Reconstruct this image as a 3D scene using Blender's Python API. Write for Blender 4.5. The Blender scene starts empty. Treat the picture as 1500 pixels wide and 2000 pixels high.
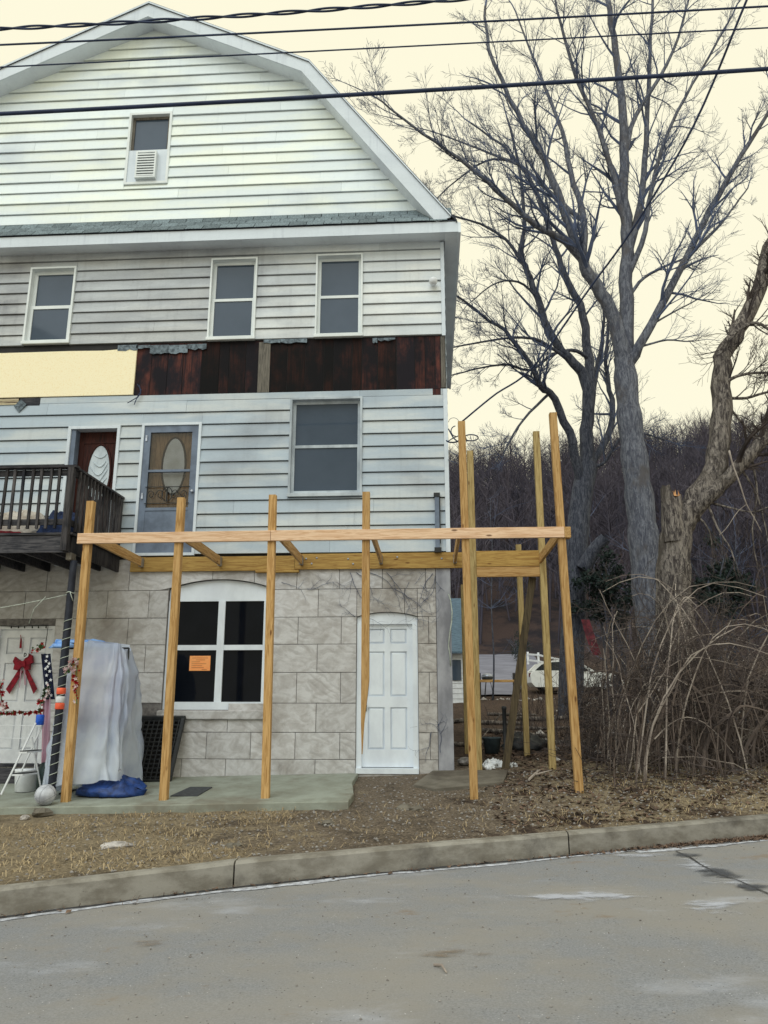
import bpy, math, random
import numpy as np
from mathutils import Vector, noise as mnoise
random.seed(7); rng = np.random.default_rng(7)
S = bpy.context.scene
col = S.collection

# ------------------------------------------------------------------ camera
FPX = 1500.; PITCH = math.radians(13.7); YAW = math.radians(3.4); CAM = np.array([0., -12., 1.1])
cd = bpy.data.cameras.new('camera'); cam = bpy.data.objects.new('camera', cd); col.objects.link(cam)
cam.location = CAM; cam.rotation_euler = (math.pi/2 + PITCH, 0, YAW)
cd.sensor_fit = 'VERTICAL'; cd.sensor_height = 24; cd.lens = 24*FPX/2000; cd.clip_start = .05; cd.clip_end = 2000
S.camera = cam
# ------------------------------------------------------------------ sky, sun, exposure
SUN_EL = math.radians(48); SUN_AZ = math.radians(-18)      # soft light from behind the camera, a little to its left
w = bpy.data.worlds.new('World'); S.world = w; w.use_nodes = True
nt = w.node_tree; nt.nodes.clear()
sky = nt.nodes.new('ShaderNodeTexSky'); sky.sky_type = 'NISHITA'; sky.sun_disc = False
sky.sun_elevation = SUN_EL; sky.sun_rotation = math.pi + SUN_AZ; sky.air_density = 1.5; sky.dust_density = 3
ov = nt.nodes.new('ShaderNodeMix'); ov.data_type = 'RGBA'; ov.inputs[0].default_value = .93
ov.inputs[7].default_value = (10.6, 10.1, 7.65, 1)          # even cream cloud cover
nt.links.new(sky.outputs[0], ov.inputs[6])
bg = nt.nodes.new('ShaderNodeBackground'); bg.inputs[1].default_value = .1
nt.links.new(ov.outputs[2], bg.inputs[0])
wo = nt.nodes.new('ShaderNodeOutputWorld'); nt.links.new(bg.outputs[0], wo.inputs[0])
sl = bpy.data.lights.new('sun', 'SUN'); sl.energy = 1.5; sl.angle = math.radians(50); sl.color = (.84, .94, 1)
so = bpy.data.objects.new('sun', sl); col.objects.link(so)
dv = Vector((math.sin(SUN_AZ)*math.cos(SUN_EL), -math.cos(SUN_AZ)*math.cos(SUN_EL), math.sin(SUN_EL)))
so.rotation_euler = dv.to_track_quat('Z', 'Y').to_euler(); so.location = (-10, -40, 40)
S.view_settings.view_transform = 'Standard'; S.view_settings.look = 'None'
S.view_settings.exposure = 0; S.view_settings.gamma = 1

# ------------------------------------------------------------------ measuring helper: photo pixel + depth -> place
_cp, _sp, _cy, _sy = math.cos(PITCH), math.sin(PITCH), math.cos(YAW), math.sin(YAW)
_F = np.array([-_sy*_cp, _cy*_cp, _sp]); _R = np.array([_cy, _sy, 0]); _U = np.cross(_R, _F)
def P(u, v, Y=0.):
    d = _F + _R*(u-750)/FPX - _U*(v-1000)/FPX
    return CAM + d*((Y-CAM[1])/d[1])

# ------------------------------------------------------------------ mesh helpers
OFF = {}
def tag(o, label=None, cat=None, group=None, kind=None):
    if label: o['label'] = label
    if cat: o['category'] = cat
    if group: o['group'] = group
    if kind: o['kind'] = kind
    return o
def empty(name, loc, label=None, cat=None, group=None, kind=None):
    o = bpy.data.objects.new(name, None); col.objects.link(o); o.location = loc
    o.empty_display_size = .1; OFF[o] = np.array(loc, float)
    return tag(o, label, cat, group, kind)
class MB:
    def __init__(s): s.v = []; s.f = []; s.n = 0
    def add(s, v, f):
        v = np.asarray(v, float); s.v.append(v); n = s.n
        s.f.extend([tuple(i+n for i in q) for q in f]); s.n += len(v); return s
    def hexa(s, p):
        return s.add(p, [(0,3,2,1),(4,5,6,7),(0,1,5,4),(1,2,6,5),(2,3,7,6),(3,0,4,7)])
    def box(s, x0, x1, y0, y1, z0, z1):
        return s.hexa([(x0,y0,z0),(x1,y0,z0),(x1,y1,z0),(x0,y1,z0),(x0,y0,z1),(x1,y0,z1),(x1,y1,z1),(x0,y1,z1)])
    def bbox(s, x0, x1, y0, y1, z0, z1, b=.006):
        """box with chamfered edges: three nested rings"""
        r = lambda i, z: [(x0+i,y0+i,z),(x1-i,y0+i,z),(x1-i,y1-i,z),(x0+i,y1-i,z)]
        return s.loft([r(b,z0), r(0,z0+b), r(0,z1-b), r(b,z1)])
    def loft(s, rings, cap=True, closed=True):
        m = len(rings[0]); f = []
        for k in range(len(rings)-1):
            for i in range(m if closed else m-1):
                j = (i+1) % m
                f.append((k*m+i, k*m+j, (k+1)*m+j, (k+1)*m+i))
        if cap and closed:
            f.append(tuple(range(m-1,-1,-1))); f.append(tuple((len(rings)-1)*m+i for i in range(m)))
        return s.add([p for r in rings for p in r], f)
    def beam(s, a, b, w, h, up=(0,0,1), ch=0.004):
        """square bar from a to b, w across, h along up"""
        a = np.array(a,float); b = np.array(b,float); d = b-a; L = np.linalg.norm(d); d /= L
        x = np.cross(d, up); x /= np.linalg.norm(x); y = np.cross(x, d)
        def ring(p, i):
            W, H, c = w/2-i, h/2-i, ch
            q = [(-W+c,-H),(W-c,-H),(W,-H+c),(W,H-c),(W-c,H),(-W+c,H),(-W,H-c),(-W,-H+c)]
            return [p + x*i0 + y*i1 for i0, i1 in q]
        return s.loft([ring(a,0), ring(b,0)])
    def tube(s, pts, rad, n=6, cap=True):
        pts = np.asarray(pts, float)
        if np.isscalar(rad): rad = [rad]*len(pts)
        t = np.gradient(pts, axis=0); t /= np.linalg.norm(t, axis=1)[:,None]+1e-9
        ref = np.array([.31,.52,.79]) if abs(t[0]@np.array([.31,.52,.79])) < .9 else np.array([1.,0,0])
        a = np.arange(n)*2*math.pi/n; ca = np.cos(a)[:,None]; sa = np.sin(a)[:,None]
        rings = []
        x = np.cross(t[0], ref)
        for k in range(len(pts)):
            x = x - t[k]*(x@t[k]); x /= np.linalg.norm(x)+1e-9; y = np.cross(t[k], x)
            rings.append(pts[k] + rad[k]*(ca*x + sa*y))
        m = n; f = []
        for k in range(len(pts)-1):
            for i in range(m):
                j = (i+1) % m; f.append((k*m+i, k*m+j, (k+1)*m+j, (k+1)*m+i))
        if cap: f.append(tuple(range(m-1,-1,-1))); f.append(tuple((len(pts)-1)*m+i for i in range(m)))
        return s.add(np.concatenate(rings), f)
    def lathe(s, prof, c=(0,0,0), n=16, ax='z'):
        rings = []
        for r, h in prof:
            ring = []
            for i in range(n):
                q = 2*math.pi*i/n; x, y = r*math.cos(q), r*math.sin(q)
                ring.append((c[0]+x, c[1]+y, c[2]+h) if ax=='z' else (c[0]+x, c[1]+h, c[2]+y) if ax=='y' else (c[0]+h, c[1]+x, c[2]+y))
            rings.append(ring)
        return s.loft(rings)
    def prism(s, poly, y0, y1, bev=0.):
        """(x,z) polygon, counter-clockwise seen from the front, front at y0"""
        poly = np.array(poly, float); n = len(poly)
        if bev:
            e = np.roll(poly,-1,0)-poly; e /= np.linalg.norm(e,axis=1)[:,None]+1e-9
            nrm = np.stack([-e[:,1], e[:,0]],1); vn = nrm+np.roll(nrm,1,0)
            vn /= np.maximum(np.sum(vn*vn,1),.5)[:,None]/2*1.0
            ins = poly + vn*bev
            return s.loft([[(p[0],y1,p[1]) for p in poly],[(p[0],y0+bev*.8,p[1]) for p in poly],[(p[0],y0,p[1]) for p in ins]])
        return s.loft([[(p[0],y1,p[1]) for p in poly],[(p[0],y0,p[1]) for p in poly]])
    def build(s, name, mat, parent=None, smooth=False, label=None, cat=None, group=None, kind=None):
        v = np.concatenate(s.v) if s.v else np.zeros((0,3))
        off = OFF.get(parent, np.zeros(3)) if parent is not None else np.zeros(3)
        me = bpy.data.meshes.new(name)
        me.from_pydata((v-off).tolist(), [], s.f)
        if smooth: me.polygons.foreach_set('use_smooth', [True]*len(me.polygons))
        me.update()
        if mat: me.materials.append(mat)
        o = bpy.data.objects.new(name, me); col.objects.link(o)
        if parent is not None: o.parent = parent; OFF[o] = off
        return tag(o, label, cat, group, kind)
def fbm(x, y, z=0., o=4):
    return mnoise.fractal(Vector((x,y,z)), 1., 2., o)

# ------------------------------------------------------------------ materials
def lin(*c):
    f = lambda v: v/12.92 if v <= .04045 else ((v+.055)/1.055)**2.4
    k = (.97, 1., 1.13)      # cool white balance of the picture
    return tuple(min(.92, f(v/255)*q) for v, q in zip(c, k))+(1,)
class NT:
    def __init__(s, name):
        s.m = bpy.data.materials.new(name); s.m.use_nodes = True; s.t = s.m.node_tree
        s.b = s.t.nodes['Principled BSDF']; s.out = s.t.nodes['Material Output']
        s.geo = s.t.nodes.new('ShaderNodeNewGeometry')
    def n(s, t, **k):
        o = s.t.nodes.new(t)
        for a, b in k.items(): setattr(o, a, b)
        return o
    def l(s, a, b): s.t.links.new(a, b)
    def coords(s, st=(1,1,1), off=None):
        m = s.n('ShaderNodeMapping'); m.inputs['Scale'].default_value = st; s.l(s.geo.outputs['Position'], m.inputs[0])
        if off is not None: s.l(off, m.inputs['Location'])
        return m.outputs[0]
    def noise(s, sc, st=(1,1,1), detail=6, rough=.6, dist=0., off=None):
        t = s.n('ShaderNodeTexNoise'); t.inputs['Scale'].default_value = sc; t.inputs['Detail'].default_value = detail
        t.inputs['Roughness'].default_value = rough; t.inputs['Distortion'].default_value = dist
        s.l(s.coords(st, off), t.inputs[0]); return t.outputs[0]
    def ramp(s, f, lo, hi, a=0., b=1.):
        r = s.n('ShaderNodeMapRange'); r.interpolation_type = 'SMOOTHSTEP'
        s.l(f, r.inputs[0]); r.inputs[1].default_value = lo; r.inputs[2].default_value = hi; r.inputs[3].default_value = a; r.inputs[4].default_value = b
        return r.outputs[0]
    def mix(s, f, a, b, mode='MIX'):
        m = s.n('ShaderNodeMix', data_type='RGBA', blend_type=mode)
        for i, x in ((0,f),(6,a),(7,b)):
            if isinstance(x, (int,float)): m.inputs[i].default_value = x
            elif isinstance(x, tuple): m.inputs[i].default_value = x
            else: s.l(x, m.inputs[i])
        return m.outputs[2]
    def math(s, op, a, b=None, clamp=False):
        m = s.n('ShaderNodeMath', operation=op, use_clamp=clamp)
        for i, x in ((0,a),(1,b)):
            if x is None: continue
            if isinstance(x,(int,float)): m.inputs[i].default_value = x
            else: s.l(x, m.inputs[i])
        return m.outputs[0]
    def xyz(s):
        q = s.n('ShaderNodeSeparateXYZ'); s.l(s.geo.outputs['Position'], q.inputs[0]); return q.outputs
    def rand(s): return s.n('ShaderNodeObjectInfo').outputs['Random']
    def vary(s, c, amt):
        h = s.n('ShaderNodeHueSaturation'); s.l(c, h.inputs['Color'])
        s.l(s.ramp(s.rand(), 0, 1, 1-amt, 1+amt), h.inputs['Value']); return h.outputs[0]
    def fin(s, c, rough=.7, spec=.3, bump=None, bs=.2, bd=.01, metal=0.):
        if isinstance(c, tuple): s.b.inputs['Base Color'].default_value = c
        else: s.l(c, s.b.inputs['Base Color'])
        if isinstance(rough,(int,float)): s.b.inputs['Roughness'].default_value = rough
        else: s.l(rough, s.b.inputs['Roughness'])
        s.b.inputs['Specular IOR Level'].default_value = spec; s.b.inputs['Metallic'].default_value = metal
        if bump is not None:
            b = s.n('ShaderNodeBump'); b.inputs['Strength'].default_value = bs; b.inputs['Distance'].default_value = bd
            s.l(bump, b.inputs['Height']); s.l(b.outputs[0], s.b.inputs['Normal'])
        return s.m
def simple(name, c, c2=None, sc=8., st=(1,1,1), rough=.7, spec=.3, bs=.15, bd=.004, bsc=60., lo=.35, hi=.68, rnd=0., metal=0.):
    t = NT(name); c2 = c2 or tuple(x*.7 for x in c[:3])+(1,)
    k = t.mix(t.ramp(t.noise(sc, st), lo, hi), c, c2)
    if rnd: k = t.vary(k, rnd)
    return t.fin(k, rough, spec, t.noise(bsc, st), bs, bd, metal)
def siding_mat(name, c, dirt, lo, hi, streak=.35, rnd=.05, warm=None, leftgrime=False):
    t = NT(name)
    k = t.mix(t.ramp(t.noise(.9, (.5,1,2.2)), .42, .62), c, warm or tuple(x*.93 for x in c[:3])+(1,))
    d = t.ramp(t.noise(.7, (.7,1,1.1), 4, .5), lo, hi)
    sk = t.ramp(t.noise(4, (2.4,1,.22), 5), .5, .75)
    d = t.math('ADD', t.math('MULTIPLY', d, .8), t.math('MULTIPLY', sk, streak*.6), True)
    fine = t.ramp(t.noise(22, (1,1,2.5), 4), .45, .75)
    d = t.math('ADD', d, t.math('MULTIPLY', fine, .10), True)
    if leftgrime: d = t.math('ADD', d, t.math('MULTIPLY', t.ramp(t.math('ADD', t.xyz()[0], t.ramp(t.noise(.7), .3, .7, -1.2, 1.2)), -4.5, -.6, .55, 0), t.ramp(t.noise(1.6, (.5,1,2)), .3, .6, .5, 1)), True)
    k = t.mix(d, k, dirt)
    k = t.vary(k, rnd)
    return t.fin(k, .5, .35, t.noise(3, (.4,1,3)), .12, .01)
def wood_mat(name, ax, c, c2, knot=True, rnd=.10, grey=None):
    t = NT(name); st = {'x':(.07,1,1),'y':(1,.07,1),'z':(1,1,.07)}[ax]
    vo = t.n('ShaderNodeVectorMath', operation='SCALE'); t.l(t.rand(), vo.inputs['Scale']); vo.inputs[0].default_value = (31,17,23)
    off = vo.outputs[0]
    g = t.noise(34, st, 5, .6, 1.4, off); k = t.mix(t.ramp(g, .38, .66), c, c2)
    fine = t.noise(130, st, 3, .6, 0., off); k = t.mix(t.ramp(fine, .55, .75, 0, .35), k, tuple(x*.6 for x in c2[:3])+(1,))
    if knot:
        vn = t.n('ShaderNodeTexVoronoi'); vn.inputs['Scale'].default_value = 3.1; vn.inputs['Randomness'].default_value = 1
        s2 = {'x':(.75,2.2,2.2),'y':(2.2,.75,2.2),'z':(2.2,2.2,.75)}[ax]
        t.l(t.coords(s2, off), vn.inputs[0])
        k = t.mix(t.ramp(vn.outputs['Distance'], .05, .13, .85, 0), k, lin(96,58,30))
    if grey: k = t.mix(t.ramp(t.noise(2.2, (1,1,1), 5, .6, 0, off), .45, .7), k, grey)
    k = t.vary(k, rnd)
    return t.fin(k, .72, .2, t.math('ADD', g, fine), .18, .004)

M = {}
M['gable'] = siding_mat('gable_siding', (.71,.79,.84,1), lin(156,166,176), .54, .85, .15, .06, (.79,.85,.80,1))
M['upper'] = siding_mat('upper_siding', (.58,.63,.68,1), lin(122,122,122), .50, .85, .2, .06, (.68,.71,.72,1), True)
M['mid'] = siding_mat('middle_siding', (.37,.445,.53,1), lin(118,122,126), .50, .80, .22, .05, (.50,.545,.58,1))
M['trim'] = siding_mat('white_trim', (.62,.69,.78,1), lin(140,148,158), .6, .8, .4, .02)
M['soffit'] = siding_mat('soffit', (.74,.81,.90,1), lin(170,174,182), .45, .8, .3, .03)
M['vinyl'] = simple('window_vinyl', (.74,.79,.82,1), (.64,.69,.72,1), 2, rough=.45, bs=.05)
M['oldtrim'] = simple('worn_window_trim', lin(188,196,196), lin(150,158,160), 3, (1,1,.5), rough=.6)
M['doorwhite'] = simple('white_door_paint', (.74,.81,.90,1), (.64,.70,.79,1), 3, (1,1,.6), rough=.42, spec=.4, bs=.06, bsc=25)
M['doorgrey'] = simple('grey_door_paint', lin(112,124,138), lin(92,102,114), 4, rough=.5)
M['brown'] = wood_mat('brown_door_wood', 'z', lin(66,32,25), lin(38,19,17), False, .02)
M['tan'] = wood_mat('tan_door_wood', 'z', lin(186,142,96), lin(140,102,66), False, .02)
M['dark'] = simple('dark_gap', (.012,.012,.014,1), (.02,.02,.022,1), 5)
M['foam'] = simple('yellow_foam_board', lin(250,236,194), lin(240,218,164), 55, rough=.8, lo=.5, hi=.72, bs=.3, bsc=120)
M['scrap'] = simple('torn_shingle_scrap', lin(120,132,136), lin(72,80,84), 18, rough=.9, rnd=.15)
M['oldclap'] = simple('old_cream_clapboard', lin(205,190,150), lin(120,105,85), 8, (.3,1,3))
M['shingle'] = simple('asphalt_shingle', lin(126,138,138), lin(84,94,96), 40, rough=.95, bs=.5, bsc=180, rnd=.22)
M['roof'] = simple('roof_edge', lin(58,62,70), lin(38,42,48), 20, rough=.9)
M['pine'] = {a: wood_mat('treated_pine_'+a, a, lin(196,158,102), lin(158,118,66)) for a in 'xyz'}
M['ledger'] = wood_mat('treated_ledger', 'x', lin(182,148,82), lin(148,112,58))
M['fresh'] = wood_mat('fresh_pine_board', 'x', lin(232,198,160), lin(204,162,122), True, .06)
M['greenpine'] = wood_mat('greenish_pine', 'z', lin(172,150,100), lin(134,112,68))
M['brace'] = wood_mat('weathered_brace', 'z', lin(92,80,58), lin(60,52,40), False)
M['oldwood'] = wood_mat('weathered_dark_wood', 'z', lin(82,78,76), lin(36,36,40), False, .3, lin(28,30,36))
M['oldwoodx'] = wood_mat('weathered_dark_rail', 'x', lin(78,76,76), lin(38,38,42), False, .25, lin(30,32,38))
def plank_mat():
    t = NT('stained_old_plank')
    vo = t.n('ShaderNodeVectorMath', operation='SCALE'); t.l(t.rand(), vo.inputs['Scale']); vo.inputs[0].default_value = (31,17,23)
    o = vo.outputs[0]
    k = t.mix(t.ramp(t.noise(26, (1,1,.06), 6, .6, 1., o), .35, .68), lin(78,42,34), lin(34,22,23))
    k = t.mix(t.ramp(t.noise(1.7, (1,1,.7), 6, .65, 0, o), .36, .58), k, lin(20,17,22))
    vn = t.n('ShaderNodeTexVoronoi'); vn.inputs['Scale'].default_value = 2.6; t.l(t.coords((1.6,1.6,1), o), vn.inputs[0])
    k = t.mix(t.ramp(vn.outputs['Distance'], .06, .16, .9, 0), k, lin(14,10,12))
    return t.fin(t.vary(k, .7), .8, .2, t.noise(60, (1,1,.08), 5, .6, 0, o), .4, .006)
M['plank'] = plank_mat()
M['palewood'] = wood_mat('pale_bare_stud', 'z', lin(112,106,94), lin(78,74,66), False)
def stone_mat(name, a, b, stain):
    t = NT(name)
    sw = t.n('ShaderNodeTexWave', wave_type='RINGS', rings_direction='SPHERICAL'); sw.inputs['Scale'].default_value = 2.6
    sw.inputs['Distortion'].default_value = 9; sw.inputs['Detail'].default_value = 4; sw.inputs['Detail Scale'].default_value = .9
    vo = t.n('ShaderNodeVectorMath', operation='SCALE'); t.l(t.rand(), vo.inputs['Scale']); vo.inputs[0].default_value = (9,3,7)
    t.l(t.coords((1,1,1.25), vo.outputs[0]), sw.inputs[0]); sw = sw.outputs[1]
    n1 = t.noise(5, (1,1,1.4), 8, .65, .8)
    k = t.mix(t.ramp(n1, .36, .66), a, b)
    k = t.mix(t.ramp(t.noise(1.1, (1,1,.7), 7, .6), .5, .72, 0, .75), k, stain)
    k = t.mix(t.math('MULTIPLY', t.ramp(sw, .45, .06), t.ramp(t.noise(2.1), .42, .62, 0, .22)), k, tuple(x*.5 for x in stain[:3])+(1,))
    k = t.mix(t.ramp(t.noise(60, (1,1,1), 3), .62, .75, 0, .4), k, lin(96,92,88))
    k = t.vary(k, .06)
    return t.fin(k, .85, .2, t.math('ADD', t.math('MULTIPLY', sw, .3), n1), .38, .014)
M['stone'] = stone_mat('cast_stone_block', lin(203,201,194), lin(178,174,166), lin(150,143,132))
M['quoin'] = stone_mat('dirty_stone_block', lin(190,186,176), lin(158,152,142), lin(124,116,104))
M['mortar'] = simple('mortar', lin(128,124,118), lin(98,94,90), 20, rough=.95)
M['cement'] = simple('grey_cement_render', lin(168,168,168), lin(118,118,120), 2.2, (1,1,.5), rough=.9, bs=.35, bsc=18, bd=.01)
def ground_mat():
    t = NT('verge_ground'); X, Y, Z = t.xyz()
    n = t.noise(2.2, (1,1,1), 9, .68); f = t.noise(34, (1,1,1), 6, .7); vf = t.noise(140, (1,1,1), 3, .7)
    dirt = t.mix(t.ramp(f, .35, .68), lin(86,76,64), lin(142,128,108))
    straw = t.mix(t.ramp(f, .3, .7), lin(108,96,76), lin(166,150,120))
    leaf = t.mix(t.ramp(f, .35, .66), lin(58,47,41), lin(104,86,72)); leaf = t.mix(t.ramp(t.noise(7, (1,1,1), 6, .7), .45, .62, 0, .7), leaf, lin(44,38,35))
    a = t.math('ADD', X, t.ramp(n, .2, .8, -1.6, 1.6))
    k = t.mix(t.ramp(a, -2.6, -1.2), straw, dirt)
    k = t.mix(t.ramp(a, .6, 1.6), k, t.mix(t.ramp(n, .42, .6), straw, leaf))
    y2 = t.math('ADD', Y, t.ramp(n, .2, .8, -1, 1))
    k = t.mix(t.ramp(y2, .2, 1.6), k, leaf)
    k = t.mix(t.ramp(n, .5, .64, 0, .5), k, lin(62,54,46))
    vn = t.n('ShaderNodeTexVoronoi'); vn.inputs['Scale'].default_value = 26; t.l(t.coords(), vn.inputs[0])
    k = t.mix(t.math('MULTIPLY', t.ramp(vn.outputs['Distance'], .10, .2, 1, 0), t.ramp(t.noise(6), .5, .62)), k, lin(188,180,166))
    hill = t.mix(t.ramp(t.noise(.22, (1,1,1), 8, .7), .4, .6), lin(42,39,42), lin(68,56,52))
    k = t.mix(t.ramp(Y, 42, 60), k, hill)
    return t.fin(k, .95, .1, t.math('ADD', f, t.math('MULTIPLY', vf, .6)), .8, .03)
M['ground'] = ground_mat()
def road_mat():
    t = NT('worn_asphalt'); X, Y, Z = t.xyz()
    f = t.noise(75, (1,1,1), 5, .75); g = t.noise(3., (1,1,1), 7, .62); h = t.noise(.55, (.6,1.3,1), 6, .6)
    k = t.mix(t.ramp(f, .3, .7), lin(112,113,113), lin(146,146,144))
    k = t.mix(t.ramp(g, .38, .66, 0, .55), k, lin(136,131,121))
    k = t.mix(t.ramp(h, .42, .64, 0, .6), k, lin(146,140,128))
    k = t.mix(t.ramp(t.noise(1.1, (.7,1.4,1), 7, .65), .56, .75, 0, .5), k, lin(176,178,182))
    sp = t.n('ShaderNodeTexVoronoi'); sp.inputs['Scale'].default_value = 38; t.l(t.coords(), sp.inputs[0])
    gate = t.noise(9, (1,1,1), 3)
    k = t.mix(t.math('MULTIPLY', t.ramp(sp.outputs['Distance'], .12, .22, 1, 0), t.ramp(gate, .55, .62)), k, lin(70,68,66))
    k = t.mix(t.math('MULTIPLY', t.ramp(sp.outputs['Distance'], .10, .18, 1, 0), t.ramp(gate, .42, .36)), k, lin(196,194,188))
    rust = t.math('MULTIPLY', t.ramp(t.noise(1.3, (1,1.6,1), 7, .7), .62, .72), .6)
    k = t.mix(rust, k, lin(128,108,84))
    return t.fin(k, .88, .25, t.math('ADD', f, t.math('MULTIPLY', g, .4)), .5, .006)
M['road'] = road_mat()
M['salt'] = simple('salt_residue', lin(196,198,200), lin(150,150,150), 14, rough=.95, lo=.38, hi=.6)
M['crack'] = simple('damp_crack', lin(50,50,52), lin(74,74,74), 12, rough=.5)
M['puddle'] = simple('wet_patch', lin(74,78,84), lin(58,60,64), 6, rough=.12, spec=.6, bs=.02)
def conc(name, a, b, c):
    t = NT(name); f = t.noise(60, (1,1,1), 5, .7)
    k = t.mix(t.ramp(t.noise(3, (1,1,2), 8, .66), .36, .66), a, b)
    k = t.mix(t.ramp(t.noise(1.2, (1,1,1), 7, .65), .5, .68, 0, .8), k, c)
    k = t.mix(t.ramp(f, .62, .74, 0, .6), k, tuple(x*.45 for x in c[:3])+(1,))
    return t.fin(t.vary(k, .05), .9, .2, f, .5, .006)
M['kerb'] = conc('kerb_concrete', lin(148,143,130), lin(116,110,97), lin(78,73,66))
M['slab'] = conc('green_grey_slab', lin(150,154,138), lin(134,136,120), lin(118,112,96))
M['pad'] = conc('dirty_pad', lin(120,114,100), lin(98,92,80), lin(76,68,58))
def bark(name, a, b, c=None):
    t = NT(name); g = t.noise(15, (1,1,.25), 8, .75, .8); k = t.mix(t.ramp(g, .38, .60), a, b); k = t.mix(t.ramp(t.noise(42, (1,1,.35), 5, .7), .54, .68, 0, .7), k, tuple(x*.5 for x in b[:3])+(1,))
    if c: k = t.mix(t.ramp(t.noise(2.4, (1,1,.5), 7, .65), .5, .66, 0, .9), k, c)
    return t.fin(k, .95, .15, g, 1., .06)
M['bark'] = bark('grey_bark', lin(132,134,138), lin(84,86,94), lin(98,94,92))
M['bark2'] = bark('dark_bark', lin(104,106,112), lin(62,65,74))
M['bark3'] = bark('flaking_bark', lin(158,148,134), lin(66,60,58), lin(92,84,74))
M['limb'] = simple('limb_bark', lin(92,100,116), lin(64,72,92), 3, (1,1,.4), rough=.95)
M['twig'] = simple('haze_tinted_twig_bark', lin(92,102,124), lin(70,78,96), 2, rough=.95)  # blue of the haze over the crowns is put into the twig colour
M['rawwood'] = simple('split_raw_wood', lin(210,160,104), lin(150,92,52), 14, (1,1,.3))
M['bramble'] = simple('bramble_stems', lin(112,99,88), lin(60,52,48), 1.6, rough=.9)
M['finetwig'] = simple('fine_dark_twigs', lin(84,74,68), lin(46,41,40), 1.3, rough=.9)
M['bramble2'] = simple('pale_stem', lin(172,160,144), lin(120,108,98), 3, rough=.9)
M['wood_far'] = simple('far_woods', lin(80,74,80), lin(52,51,62), .08, rough=1, bs=0)
M['evergreen'] = simple('dark_evergreen', lin(40,54,48), lin(26,38,34), 3, rough=.8)
M['leaflit'] = simple('dead_leaves', lin(116,94,76), lin(66,54,46), 9, rough=.9, rnd=.2)
M['straw'] = simple('dry_grass', lin(182,162,124), lin(132,113,84), 5, rough=.9)
M['stonegrey'] = simple('gravel_stone', lin(176,170,160), lin(120,114,106), 12, rough=.9, rnd=.3)
M['black'] = simple('black_plastic', (.016,.018,.022,1), (.025,.027,.03,1), 10, rough=.5)
M['blackwrap'] = simple('dark_wrapped_pole', lin(44,48,58), lin(28,32,42), 14, (1,1,.4), rough=.6, bs=.4)
M['cable'] = simple('cable_sheath', lin(46,58,84), lin(34,44,66), 4, rough=.6)
M['silver'] = simple('galvanised_steel', lin(176,180,184), lin(140,144,148), 20, rough=.4, metal=.7)
M['white'] = simple('white_paint', (.74,.77,.82,1), (.62,.65,.70,1), 7, rough=.45, bs=.05)
M['red'] = simple('red_cloth', lin(150,20,42), lin(96,10,26), 14, rough=.7)
M['redflower'] = simple('red_petals', lin(214,52,62), lin(160,30,40), 25, rough=.7)
M['pinkflower'] = simple('pale_petals', lin(238,226,216), lin(226,190,186), 25, rough=.7)
M['green'] = simple('garland_leaves', lin(92,122,72), lin(54,82,46), 25, rough=.7)
M['navy'] = simple('navy_cloth', lin(24,32,58), lin(18,24,44), 12, rough=.8)
M['blue'] = simple('blue_tarp', lin(40,70,128), lin(20,34,66), 9, rough=.45)
M['ltblue'] = simple('light_blue_cloth', lin(150,188,232), lin(96,146,212), 12, rough=.8)
M['denim'] = simple('denim', lin(48,64,98), lin(30,40,64), 10, rough=.9)
M['cream'] = simple('cream_blanket', lin(214,206,190), lin(170,156,138), 7, rough=.95)
M['pink'] = simple('faded_pink_cloth', lin(196,164,172), lin(170,120,130), 4, (3,3,.3), rough=.9)
M['orange'] = simple('orange_tape', lin(252,110,72), lin(226,90,58), 12, rough=.5)
M['paper'] = simple('orange_paper', lin(255,172,104), lin(250,160,92), 6, rough=.8, bs=.05)
M['ink'] = simple('grey_print', lin(150,92,58), lin(130,80,50), 6)
M['curtain'] = simple('white_curtain', lin(200,208,206), lin(158,168,170), 5, (1,1,.4), rough=.9)
M['obscure'] = simple('obscure_glass', lin(240,234,218), lin(214,206,188), 4, rough=.25, spec=.5)
M['slateglass'] = simple('slate_window_glass', (.060,.082,.118,1), (.050,.070,.102,1), 1.2, rough=.04, spec=.18, bs=.03, bsc=2.5, bd=.01)
M['darkglass'] = simple('dark_window_glass', (.003,.0045,.008,1), (.005,.0065,.011,1), 2, rough=.05, spec=.10, bs=.04, bsc=3, bd=.01)
M['mat'] = simple('dark_rubber_mat', lin(74,76,76), lin(58,60,62), 20, rough=.9)
M['ball'] = simple('scuffed_ball', lin(198,200,200), lin(156,158,160), 9, rough=.5)
M['carpaint'] = simple('white_car_paint', (.78,.80,.80,1), (.7,.72,.72,1), 4, rough=.25, spec=.5, bs=0)
M['carglass'] = simple('car_glass', (.02,.025,.03,1), (.03,.035,.04,1), 4, rough=.08, spec=.2, bs=0)
M['tyre'] = simple('tyre_rubber', (.02,.02,.02,1), (.03,.03,.03,1), 20, rough=.9)
M['teal'] = simple('grey_teal_shingles', lin(92,112,122), lin(70,86,96), 6, (1,1,6), rough=.9)
M['rust'] = simple('rusty_red', lin(112,48,54), lin(70,32,38), 12, rough=.8)
M['rope'] = simple('pale_rope', lin(190,196,180), lin(150,158,140), 20)
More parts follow.
